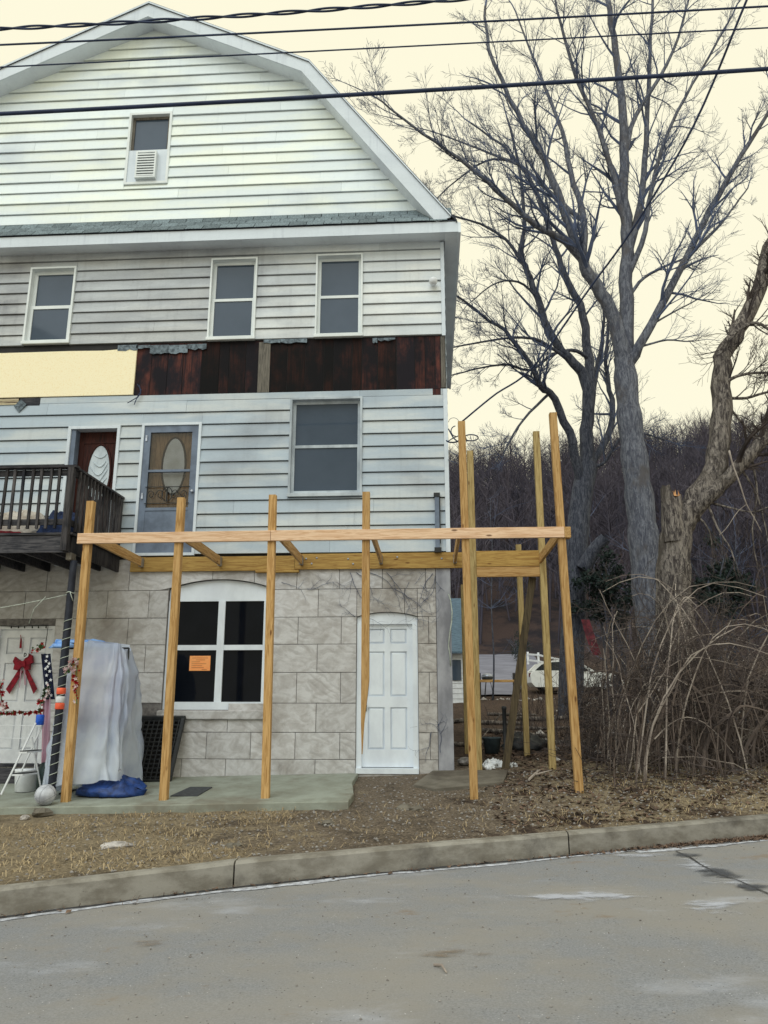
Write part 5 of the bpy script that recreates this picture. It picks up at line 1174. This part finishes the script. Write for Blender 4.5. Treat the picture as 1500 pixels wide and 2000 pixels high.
# --- bramble thicket, as one tangle
def thicket():
    R = random.Random(9); tb = TB(); tp = TB(); fine = TB()
    def stem(x, y, h, tb_, r, arch_, a=None):
        z = ground_z(x,y); a = R.uniform(0,6.28) if a is None else a; pts = []; n = 8
        if x+math.cos(a)*arch_*h < 2.45: a = math.pi-a; arch_ *= .8
        for k in range(n):
            t = k/(n-1); rr_ = arch_*h*(t**1.6); pts.append((x+math.cos(a)*rr_+R.gauss(0,.03), y+math.sin(a)*rr_*.6+R.gauss(0,.03), z-.05+h*(math.sin(min(1.15,t*1.15)*math.pi/2) if arch_ > .5 else t)-(.35*h*max(0,t-.7) if arch_ > .9 else 0)))
        tb_.tube(smooth_path(pts,11), [max(.003,r*(1-.07*k)) for k in range(11)], 5 if r > .012 else 4)
        for c in range(R.randint(3,6)):
            i = R.randint(2,7); d = np.array([R.gauss(0,1),R.gauss(0,.8),R.gauss(.35,.6)]); grow(fine, np.array(pts[i]), d, R.uniform(.25,.7), r*.4, 1, R, .02, (2,4), (.4,1.1), .22)
    for k in range(430):
        t = R.random(); x = R.uniform(2.3,7.2); y = R.uniform(-1.5,3.2)+.25*(x-3)
        if ky(x)+.8 > y: y = ky(x)+R.uniform(.8,2.2)
        cen = math.exp(-((x-4.1)/1.7)**2); stem(x, y, R.uniform(.5,1.3)+1.7*cen*R.uniform(.3,1), tb, R.uniform(.004,.011), R.choice([.15,.3,.6,1.0,1.0]))
    for k in range(60):
        x = R.uniform(2.5,6.6); y = R.uniform(-1.2,.8)+.25*(x-3); y = max(y, ky(x)+.9); stem(x, y, R.uniform(1.2,3.1)*(.6 if x > 5.2 else 1), tp, R.uniform(.008,.015), R.choice([.4,.7,1.0,1.2]))
    for k in range(24):   # heavy old stems leaning over
        x = R.uniform(2.9,4.6); y = R.uniform(-.9,1.0); stem(x, y, R.uniform(.9,1.9), tb, R.uniform(.02,.042), R.choice([.8,1.0,1.3]), R.uniform(-.6,.6)+R.choice([0,0,3.1]))
    for k in range(130):  # canes lying across the others
        x = R.uniform(2.9,6.6); y = R.uniform(-1.1,1.4)+.25*(x-3); y = max(y, ky(x)+1.0); z = ground_z(x,y)+R.uniform(.1,1.3)*math.exp(-((x-4.2)/1.9)**2); a = R.uniform(-.5,.5)+R.choice([0,0,math.pi]); L = R.uniform(.8,1.7)
        if x+math.cos(a)*L < 2.5: a = math.pi-a
        bow = R.uniform(-.1,.45); q = [(x+math.cos(a)*L*t, y+math.sin(a)*L*t*.5, max(ground_z(x,y)+.02, z+bow*L*math.sin(math.pi*t)-.25*L*t*R.uniform(.6,1))) for t in np.linspace(0,1,6)]
        (tp if k % 4 == 0 else tb).tube(smooth_path(q,10), [max(.003,R.uniform(.005,.012)*(1-.06*j)) for j in range(10)], 4)
    for k in range(900):  # low litter of broken twigs
        x = R.uniform(1.9,7.8); y = max(R.uniform(-1.7,2.5)+.2*(x-3), ky(x)+.5); z = ground_z(x,y); d = np.array([R.gauss(0,1),R.gauss(0,1),abs(R.gauss(.15,.3))]); grow(fine, np.array([x,y,z+R.uniform(0,.25)]), d, R.uniform(.3,.9), R.uniform(.003,.008), 0, R, 0, (2,3), (.4,1.1), .25)
    for k in range(150):  # thin weeds back across the yard
        x = R.uniform(1.0,6.5); y = R.uniform(1.5,11); x += (y-1.5)*.22; z = ground_z(x,y); grow(fine, np.array([x,y,z-.03]), np.array([R.gauss(0,.2),R.gauss(0,.2),1]), R.uniform(.4,1.1), .005, 1, R, .1, (4,7), (.3,.8), .12)
    tb.mb.build('bramble_thicket', M['bramble'], None, False, kind='stuff', label='tangled thicket of bare brown bramble stems beside the deck posts')
    tp.mb.build('pale_brambles', M['bramble2'], None, False, kind='stuff', label='pale arching bramble canes rising out of the thicket')
    fine.mb.build('fine_twigs', M['finetwig'], None, False, kind='stuff', label='fine dry twigs and weeds across the yard')
thicket()

# --- far hillside wood, one mass
def far_wood():
    R = np.random.default_rng(5); N = 3800; nb_ = 96
    x = R.uniform(-45,150,N); y = 62+110*R.random(N)**.85; z = np.array([ground_z(float(a),float(b)) for a,b in zip(x,y)]); h = R.uniform(9,17,N)
    V = []; F = []; lean_ = R.normal(size=(N,2))*.06
    base = np.stack([x,y,z-.4],1); top = base+np.stack([lean_[:,0]*h,lean_[:,1]*h,h*.95],1)
    w_ = R.uniform(.10,.22,N)
    for k in range(3):
        q = 2*math.pi*k/3; V.append(base+np.stack([w_*math.cos(q),w_*math.sin(q),0*w_],1))
    V.append(top); V = np.stack(V,1).reshape(-1,3); i0 = np.arange(N)*4
    F = np.concatenate([np.stack([i0,i0+1,i0+3],1),np.stack([i0+1,i0+2,i0+3],1),np.stack([i0+2,i0,i0+3],1)])
    t = R.uniform(.28,.86,(N,nb_)); p = base[:,None]+(top-base)[:,None]*t[...,None]
    az = R.uniform(0,2*math.pi,(N,nb_)); el = R.uniform(.35,1.35,(N,nb_)); L = h[:,None]*R.uniform(.12,.30,(N,nb_))*(1.05-(t-.55)**2*2.2)
    d = np.stack([np.cos(az)*np.cos(el),np.sin(az)*np.cos(el),np.sin(el)],2); tip = p+d*L[...,None]
    # half the blades start from another blade's middle
    half = nb_//2; p[:,half:] = (p[:,:nb_-half]*.45+tip[:,:nb_-half]*.55); az2 = az[:,:nb_-half]+R.normal(size=(N,nb_-half))*.7
    d2 = np.stack([np.cos(az2)*.6,np.sin(az2)*.6,R.uniform(.3,1.,(N,nb_-half))],2); tip[:,half:] = p[:,half:]+d2*(L[:,:nb_-half]*.6)[...,None]
    sd = R.normal(size=p.shape); sd /= np.linalg.norm(sd,axis=2)[...,None]; wd = np.where(np.arange(nb_) < half, .055, .035)[None,:,None]
    tri = np.stack([p+sd*wd,p-sd*wd,tip],2).reshape(-1,3)
    n0 = len(V); V = np.concatenate([V,tri]); k = np.arange(N*nb_)*3+n0; F = np.concatenate([F,np.stack([k,k+1,k+2],1)])
    me = bpy.data.meshes.new('far_wood'); me.vertices.add(len(V)); me.vertices.foreach_set('co', V.astype(np.float32).ravel())
    me.loops.add(len(F)*3); me.loops.foreach_set('vertex_index', F.astype(np.int32).ravel()); me.polygons.add(len(F)); me.polygons.foreach_set('loop_start', np.arange(len(F),dtype=np.int32)*3)
    me.update(calc_edges=True); me.materials.append(M['wood_far'])
    o = bpy.data.objects.new('far_wood', me); col.objects.link(o); tag(o, 'leafless wood covering the far hillside', None, None, 'stuff')
far_wood()

# ================================================================== BEYOND THE YARD
m = MB(); rows = []
for y in np.linspace(25,61,24):
    t = (y-25)/35; xa, xb = 1.0+1.2*t, 3.9+4.2*t+1.5*math.sin(t*2.2); rows.append([(xa+(xb-xa)*k/8, y, max(ground_z(xa+(xb-xa)*j/8,y) for j in (k,))+.09) for k in range(9)])
m.loft(rows, cap=False, closed=False); m.build('driveway', simple('pale_driveway', lin(122,122,130), lin(104,104,112), .6, rough=.9), None, True, kind='structure', label='pale driveway climbing behind the yard')
# white rail fence
def rail_fence():
    pts = [(1031,1283,47),(1052,1294,44.5),(1074,1305,42),(1098,1317,39.5)]
    q = [(P(u,v,Y)[0],Y,ground_z(P(u,v,Y)[0],Y)) for u,v,Y in pts]; e = empty('rail_fence', q[0], 'white two rail fence beside the far driveway', 'fence')
    zt = [P(u,v,Y)[2] for u,v,Y in pts]; zs = [max(z, g[2]+.02) for z,g in zip(zt,q)]
    for i, (x,y,z) in enumerate(q): MB().bbox(x-.07,x+.07,y-.07,y+.07,z-.2,z+1.0,.01).build('post', M['white'], e)
    for (a,b) in zip(q[:-1],q[1:]):
        for h in (.38,.82): MB().beam((a[0],a[1]-.09,a[2]+h),(b[0],b[1]-.09,b[2]+h),.04,.13).build('rail', M['white'], e)
rail_fence()
# parked car
def car():
    Y = 27.; x0 = P(1032,1340,Y)[0]; g = ground_z(x0+2,Y); e = empty('parked_car', (x0+2.2,Y,g), 'white car parked beyond the yard behind a bare tree', 'car')
    X = lambda t: x0+t
    low = [(0.02,.45),(.0,.80),(.10,.98),(.55,1.02),(2.95,.98),(3.9,.86),(4.35,.70),(4.42,.42),(4.3,.24),(.2,.24)]
    m = MB(); W = .86
    def side(pts, y, s): return [(X(a), Y+y, g+b) for a,b in pts]
    m.loft([side(low,-W,1), side([(a*.985+.03,b) for a,b in low],-W-.05,1)][::-1]+[side(low,W,1)]) 
    m.build('body', M['carpaint'], e)
    cab = [(.06,.99),(.45,1.36),(1.2,1.50),(2.0,1.50),(2.5,1.34),(3.15,.96)]
    m = MB(); m.loft([side(cab,-.80,1), side([(1.55+(a-1.55)*.97,b+.01) for a,b in cab],-.72,1) , side([(1.55+(a-1.55)*.97,b+.01) for a,b in cab],.72,1), side(cab,.80,1)]); m.build('roof', M['carpaint'], e)
    win = [(.25,1.02),(.58,1.30),(1.12,1.42),(1.62,1.43),(1.62,1.02)]; win2 = [(1.70,1.02),(1.70,1.43),(2.0,1.42),(2.4,1.29),(2.85,1.02)]
    for wv in (win, win2): MB().prism([(X(a),g+b) for a,b in wv][::-1], Y-.815, Y-.79).build('window', M['carglass'], e)
    MB().hexa([(X(2.62),Y-.62,g+1.27),(X(3.2),Y-.70,g+.98),(X(3.2),Y+.70,g+.98),(X(2.62),Y+.62,g+1.27),(X(2.63),Y-.62,g+1.285),(X(3.22),Y-.70,g+.99),(X(3.22),Y+.70,g+.99),(X(2.63),Y+.62,g+1.285)]).build('windscreen', M['carglass'], e)
    for t in (.85,3.5):
        for s in (-1,1):
            wl = MB().lathe([(.20,-.1),(.31,-.1),(.33,-.07),(.33,.07),(.31,.1),(.2,.1)], (X(t),Y+s*.80,g+.33), 18, 'y').build('wheel', M['tyre'], e, False); OFF[wl] = OFF[e]
            MB().lathe([(.02,-.115),(.19,-.112),(.2,-.08)], (X(t),Y+s*.80 if s < 0 else Y+.80,g+.33), 14, 'y').build('rim', M['silver'], wl)
    MB().bbox(X(.0)-.02,X(.06),Y-.80,Y-.5,g+.72,g+.9).build('tail_light', M['rust'], e); MB().bbox(X(2.55),X(2.68),Y-.98,Y-.86,g+.98,g+1.08).build('mirror', M['black'], e)
car()
# kettle grill and timber rail
gx0, gy0 = P(952,1330,24)[0], 24.; gg = ground_z(gx0,gy0); e = empty('kettle_grill', (gx0,gy0,gg), 'small kettle grill on thin legs by the driveway', 'grill')
s_ = P(952,1318,24)[2]-gg
m = MB(); m.lathe([(.06,-.2),(.2,-.15),(.27,0)], (gx0,gy0,gg+s_-.12), 16); m.build('bowl', M['black'], e, True); m = MB(); m.lathe([(.275,0),(.25,.09),(.14,.16),(.03,.18)], (gx0,gy0,gg+s_-.115), 16); m.build('lid', M['silver'], e, True)
for k in range(3): q = k*2.1; MB().tube([(gx0+.12*math.cos(q),gy0+.12*math.sin(q),gg+s_-.25),(gx0+.3*math.cos(q),gy0+.3*math.sin(q),gg-.02)], .014, 5).build('leg', M['black'], e)
tr0, tr1 = P(938,1330,23), P(1006,1330,23); e = empty('timber_rail', (tr0[0],23,ground_z(tr0[0],23)), 'low timber rail between posts at the yard edge', 'rail')
MB().beam((tr0[0]-.3,23,tr0[2]),(tr1[0],23,tr1[2]),.05,.11).build('rail', M['pine']['x'], e)
for x in (tr0[0]-.02,tr1[0]-.04): MB().bbox(x-.05,x+.05,23.03,23.13,ground_z(x,23)-.2,tr0[2]+.35,.01).build('post', M['oldwood'], e)
# neighbouring white cottage
def cottage():
    Y = 21.; xr = P(905,1300,Y)[0]; xl_ = xr-7; g = ground_z(xr,Y)-.1; ze = P(900,1277,Y)[2]; zr = P(895,1205,Y)[2]+1.1
    e = empty('neighbour_cottage', ((xl_+xr)/2,Y,g), 'white sided cottage with grey teal roof past the house corner', 'house')
    MB().box(xl_,xr,Y,Y+6,g-.3,ze).build('wall', M['white'], e)
    for k in range(10): z = g+.05+k*(ze-g)/10; MB().hexa([(xl_,Y-.03,z),(xr+.02,Y-.03,z),(xr+.02,Y-.001,z),(xl_,Y-.001,z),(xl_,Y-.012,z+(ze-g)/10-.01),(xr+.02,Y-.012,z+(ze-g)/10-.01),(xr+.02,Y-.001,z+(ze-g)/10-.01),(xl_,Y-.001,z+(ze-g)/10-.01)]).build('siding_board', M['white'], e)
    MB().hexa([(xl_-.2,Y-.35,ze),(xr+.15,Y-.35,ze),(xr+.15,Y+3,zr),(xl_-.2,Y+3,zr),(xl_-.2,Y-.35,ze+.08),(xr+.15,Y-.35,ze+.08),(xr+.15,Y+3,zr+.08),(xl_-.2,Y+3,zr+.08)]).build('roof', M['teal'], e)
    MB().hexa([(xl_-.2,Y+6.35,ze),(xr+.15,Y+6.35,ze),(xr+.15,Y+3.01,zr),(xl_-.2,Y+3.01,zr),(xl_-.2,Y+6.35,ze+.08),(xr+.15,Y+6.35,ze+.08),(xr+.15,Y+3.01,zr+.08),(xl_-.2,Y+3.01,zr+.08)]).build('roof', M['teal'], e)
    MB().box(xr-.9,xr-.1,Y-.06,Y-.03,g+1.0,ze-.25).build('window', M['slateglass'], e)
cottage()
# evergreens by the driveway head
leaf_clump('small_evergreen', 1012, 1265, 50, .8, 1.0, 900, 8, 'small dark evergreen at the head of the driveway')

# ================================================================== THINGS ON THE YARD FLOOR
def ground_at(u, v, lo=-2., hi=40):
    for Y in np.arange(lo, hi, .05):
        p = P(u,v,Y)
        if p[2] <= ground_z(p[0],Y): return p[0], Y, ground_z(p[0],Y)
    p = P(u,v,4.); return p[0], 4., ground_z(p[0],4.)
def surf(u, Y): x = P(u,1400,Y)[0]; return x, Y, ground_z(x,Y)
c = surf(959,1.9); m = MB(); m.lathe([(.10,0),(.12,.005),(.155,.24),(.165,.25),(.165,.27),(.15,.27),(.11,.02)], c, 18); m.build('planter_bucket', simple('dark_green_pot', lin(62,74,76), lin(44,54,58), 10, rough=.6), None, True, label='dark green bucket on the ground behind the deck posts', cat='bucket')
c = surf(985,.55); m = MB(); m.lathe([(.05,-.05),(.05,.02),(.032,.025),(.032,.82),(.04,.83),(.04,.87),(.03,.88)], c, 12); m.build('standpipe', M['black'], None, True, label='black pipe standing upright beside the leaning brace', cat='pipe')
c = surf(1020,2.6); mound('black_tarp', M['black'], c[0], c[1], c[2]-.02, .42, .35, .26, 31, 'crumpled black tarpaulin behind the leaning brace', 'tarpaulin', .3)
for k,(u,Y,r,lb) in enumerate([(960,.35,.13,'crumpled white plastic bag beside the black standing pipe'),(953,.05,.085,'small white plastic bag in front of the crumpled bag'),(998,.3,.06,'scrap of white plastic right of the black pipe')]):
    c = surf(u,Y); mound('plastic_bag', M['white'], c[0], c[1], c[2]-.01, r, r*.8, r*.8, 40+k, lb, 'bag', .5)
c = surf(905,.5); rock('broken_block', (c[0]+.02,c[1],c[2]+.06), .13, 33, M['stonegrey'], 'broken pale concrete block by the house corner', 'rubble', .5)
for k,(u,v) in enumerate([(1330,1422),(1395,1440),(1290,1480),(1440,1395),(1360,1470)]):
    c = ground_at(u,v,-1); mound('paper_scrap', M['white'], c[0], c[1], c[2]+.02, .12, .06, .05, 60+k, 'scrap of white litter lying among the bramble stems', 'litter', .5)['group'] = 'white litter in the thicket'
m = MB(); pts = [P(u,v,2.5) for u,v in [(1142,1210),(1150,1235),(1158,1262),(1166,1280)]]; rows = [[p+np.array([dx,.03*math.sin(i*2+dx*9),0]) for dx in (-.07,-.02,.03,.09)] for i,p in enumerate(pts)]; m.loft(rows, cap=False, closed=False)
m.build('red_netting', M['rust'], None, True, label='strip of faded red netting snagged in the brambles', cat='netting')
# sticks
R = random.Random(12)
for k,(u0,v0,u1,v1,Y0,Y1,r,lb) in enumerate([(1028,1528,1050,1505,-.9,-.4,.018,'forked pale stick near the corner post foot'),(848,1888,872,1903,0,0,.008,'short pale stick lying on the asphalt')]):
    if k == 1: a = rp(u0,v0); b = rp(u1,v1); a[2] += .01; b[2] += .01
    else:
        a = np.array(surf(u0,Y0)); b = np.array(surf(u1,Y1)); a[2] += .02; b[2] += .06
    m = MB(); m.tube([a,(a+b)/2+np.array([.01,.02,.012]),b], [r,r*.9,r*.6], 6); 
    if k == 0: m.tube([(a+b)/2,(a+b)/2+np.array([.25,.05,.06])], [r*.7,r*.3], 5)
    m.build('stick', M['bramble2'], None, label=lb, cat='stick')

# ---- loose ground cover
def scatter(name, mat, n, fn, kind_fn, label, seed):
    R = np.random.default_rng(seed); V = []; F = []
    for i in range(n):
        r = fn(R)
        if r is None: continue
        x, y = r; z = ground_z(x,y); v, f = kind_fn(R, x, y, z); o = len(V); V.extend(v); F.extend([tuple(q+o for q in t) for t in f])
    MB().add(V, F).build(name, mat, None, False, kind='stuff', label=label)
def blade(R, x, y, z):
    a = R.uniform(0,6.28); L = R.uniform(.04,.15); h = R.uniform(.004,.05); w_ = R.uniform(.0015,.004); dx, dy = math.cos(a), math.sin(a)
    return [(x-dy*w_,y+dx*w_,z-.004),(x+dy*w_,y-dx*w_,z-.004),(x+dx*L*.55+dy*w_,y+dy*L*.55-dx*w_,z+h),(x+dx*L*.55-dy*w_,y+dy*L*.55+dx*w_,z+h),(x+dx*L,y+dy*L,z+h*.6)], [(0,1,2,3),(3,2,4)]
def leafq(R, x, y, z):
    a = R.uniform(0,6.28); L = R.uniform(.02,.055); W = L*.55; dx, dy = math.cos(a), math.sin(a); t1, t2 = R.uniform(-.02,.03,2)
    return [(x-dx*L,y-dy*L,z+.006),(x-dy*W,y+dx*W,z+.01+max(0,t1)),(x+dx*L,y+dy*L,z+.008+max(0,t2)),(x+dy*W,y-dx*W,z+.012)], [(0,1,2),(0,2,3)]
def pebble(R, x, y, z):
    s = R.uniform(.006,.022); j = lambda: s*R.uniform(.6,1.2); c = (x,y,z+s*.2)
    return [(x-j(),y,c[2]),(x,y-j(),c[2]),(x+j(),y,c[2]),(x,y+j(),c[2]),(x,y,c[2]+j()*.8),(x,y,c[2]-s)], [(0,1,4),(1,2,4),(2,3,4),(3,0,4),(1,0,5),(2,1,5),(3,2,5),(0,3,5)]
def f_straw(R):
    x = R.uniform(-7.5,5) if R.random() < .75 else R.uniform(1,8); k = ky(x)+.15; y = R.uniform(k, min(-2.1,k+3.4) if x < -1 else k+2.2)
    if y < k: return None
    d = fbm(x*.8,y*1.2,2)
    if x > -1.6 and R.random() < (.85 if x < 1.2 else .72): return None
    if d < -.12 and R.random() < .7: return None
    return x, y
scatter('dry_grass', M['straw'], 24000, f_straw, blade, 'straw coloured dry grass on the verge', 3)
def f_leaf(R):
    if R.random() < .55:
        x = R.uniform(.7,8); y = R.uniform(-3.2,6)+.2*(x-2)
    else:
        y = R.uniform(1,22); x = R.uniform(.7,6)+y*.3
    return None if y < ky(x)+.3 or (x < .36 and y > -.1) else (x,y)
scatter('leaf_litter', M['leaflit'], 15000, f_leaf, leafq, 'brown leaf litter across the yard', 4)
def f_peb(R):
    x = R.uniform(-4.5,5); y = R.uniform(ky(x)+.2, -.1)
    if x < -.95 and y > -2.2: return None
    return x, y
scatter('gravel', M['stonegrey'], 3200, f_peb, pebble, 'scattered gravel on the bare verge', 5)
def gutter():
    R = np.random.default_rng(8); V = []; F = []
    for i in range(1900):
        x = R.normal(3.2,.8) if R.random() < .8 else R.uniform(-6,5); y = ky(x)-.03-abs(R.normal())*.07; z = road_z(x,y)+.004
        v, f = (leafq if R.random() < .35 else blade)(R,x,y,z); o = len(V); V.extend(np.array([x,y,z])+(np.array(v)-np.array([x,y,z]))*.7); F.extend([tuple(q+o for q in t) for t in f])
    MB().add(V,F).build('gutter_debris', M['leaflit'], None, False, kind='stuff', label='dead leaves and twigs gathered in the gutter')
    V = []; F = []
    for i in range(700):
        x = R.uniform(-5,6); y = R.uniform(-9.5, ky(x)-.1); z = road_z(x,y)+.003; v, f = pebble(R,x,y,z); o = len(V); V.extend(np.array([x,y,z])+(np.array(v)-np.array([x,y,z]))*.5); F.extend([tuple(q+o for q in t) for t in f])
    MB().add(V,F).build('road_grit', M['stonegrey'], None, False, kind='stuff', label='fine grit strewn over the asphalt')
gutter()

# ================================================================== OVERHEAD WIRES
def wire(name, px_, Y, r, label, strands=1, mat=M['cable']):
    u = np.array([q[0] for q in px_]); v = np.array([q[1] for q in px_]); c = np.polyfit(u, v, 2); us = np.linspace(-900,2500,90)
    pts = np.array([P(a, np.polyval(c,a), Y) for a in us]); m = MB()
    if strands == 1: m.tube(pts, r, 7)
    else:
        pf = smooth_path(pts, 620); 
        for s in range(strands): m.tube([p+np.array([0,math.cos(k*.21+2*math.pi*s/strands),math.sin(k*.21+2*math.pi*s/strands)])*r*.9 for k,p in enumerate(pf)], r*.75, 5)
    return m.build(name, mat, None, True, label=label, cat='wire')
wire('overhead_wire', [(0,222),(480,198),(900,172),(1200,153),(1500,135)], -5., .022, 'thick lowest overhead cable crossing below the gable peak')
wire('overhead_wire', [(0,131),(450,109),(950,82),(1400,60),(1500,54)], -5., .008, 'thinnest overhead wire, next above the thick lowest cable')
wire('overhead_wire', [(0,88),(450,66),(1000,40),(1500,12)], -5., .011, 'plain overhead wire just below the twisted top cable')
wire('overhead_wire', [(0,55),(200,49),(500,27),(700,14),(920,-3)], -5., .016, 'twisted topmost overhead cable across the gable peak', 2)
sd_ = [(903,823,-1.2),(965,772,-1.5),(1041,717,-2.0),(1149,567,-2.7),(1239,442,-3.4),(1353,249,-4.2),(1449,23,-5.),(1490,-80,-5.3)]
m = MB(); m.tube(smooth_path([P(*q) for q in sd_], 40), .013, 6); 
rr = random.Random(6)
m.build('service_drop', M['cable'], None, True, label='slanting service cable running up from the house corner past the trees', cat='wire')
m = MB()
def coil(u, v, ru, rv, Y, t0, t1, r=.008): m.tube([P(u+ru*math.cos(t), v+rv*math.sin(t), Y+.05*math.sin(2*t)) for t in np.linspace(t0,t1,16)], r, 5)
coil(920,855,14,6,-.9,-3,2.6,.010); coil(886,825,10,9,-.9,3.2,6.2,.004); coil(890,842,9,10,-.9,1.6,4.6); coil(884,860,12,4,-.9,.2,3.0,.012)
m.tube([P(876,838,-.3),P(886,856,-.6),P(893,862,-.9),P(905,858,-1.1)], .011, 5); m.tube([P(875,862,-.1),P(884,856,-.5),P(898,850,-1.0)], .009, 5); m.tube([P(903,823,-1.2),P(906,845,-1.1),P(912,862,-.9)], .010, 5)
m.tube([P(875,898,-.05),P(893,905,-1.0)], .006, 4); m.tube([P(876,880,-.05),P(893,890,-1.0)], .006, 4)
m.build('wire_coils', M['cable'], None, True, label='loose dark wire coils at the head of the tall post', cat='wire')

# ---- fallen wood and rubble lying across the back yard
R = random.Random(31); DB = [(1010,5.,1.6,.05),(1060,7.,1.4,.04),(1130,3.4,1.2,.05),(950,8.,1.8,.06),(925,3.,.9,.04),(1085,10.,2.2,.06),(1000,12.,1.5,.05)]
lbs = ['fallen grey log beyond the black tarpaulin','fallen branch behind the two greenish posts','fallen branch beside the corner pine post','long fallen log at the back of the yard','short plank end behind the paired posts','fallen log below the dark many stemmed tree','thin fallen pole near the yard edge']
for (u,Y,L,r0),lb in zip(DB,lbs):
    x = P(u,1400,Y)[0]; a = R.uniform(-.5,.5); q = []
    for k in range(6):
        t = k/5-.5; xx = x+L*t*math.cos(a); yy = Y+L*t*math.sin(a); q.append((xx,yy,ground_z(xx,yy)+r0*.7+R.uniform(0,.03)))
    m = MB(); m.tube(q, [r0,r0,r0*.95,r0*.9,r0*.8,r0*.6], 7); m.tube([q[3],(q[3][0]+.2,q[3][1]+.1,q[3][2]+.22)], [r0*.5,r0*.2], 5); m.build('fallen_log', M['bark3'], None, True, label=lb, cat='log')
V = MB(); R2 = np.random.default_rng(3)
for k in range(260):
    y = R2.uniform(.3,23) if k < 150 else R2.normal(23.4,.35); x = R2.uniform(.6,5)+y*.24 if k < 150 else R2.uniform(1.5,9); s_ = R2.uniform(.02,.09); z = ground_z(x,y)
    v_, f_ = pebble(R2,x,y,z); V.add(np.array([x,y,z])+(np.array(v_)-np.array([x,y,z]))*s_/.014, f_)
V.build('yard_rubble', M['stonegrey'], None, False, kind='stuff', label='pale rubble strewn over the back yard')
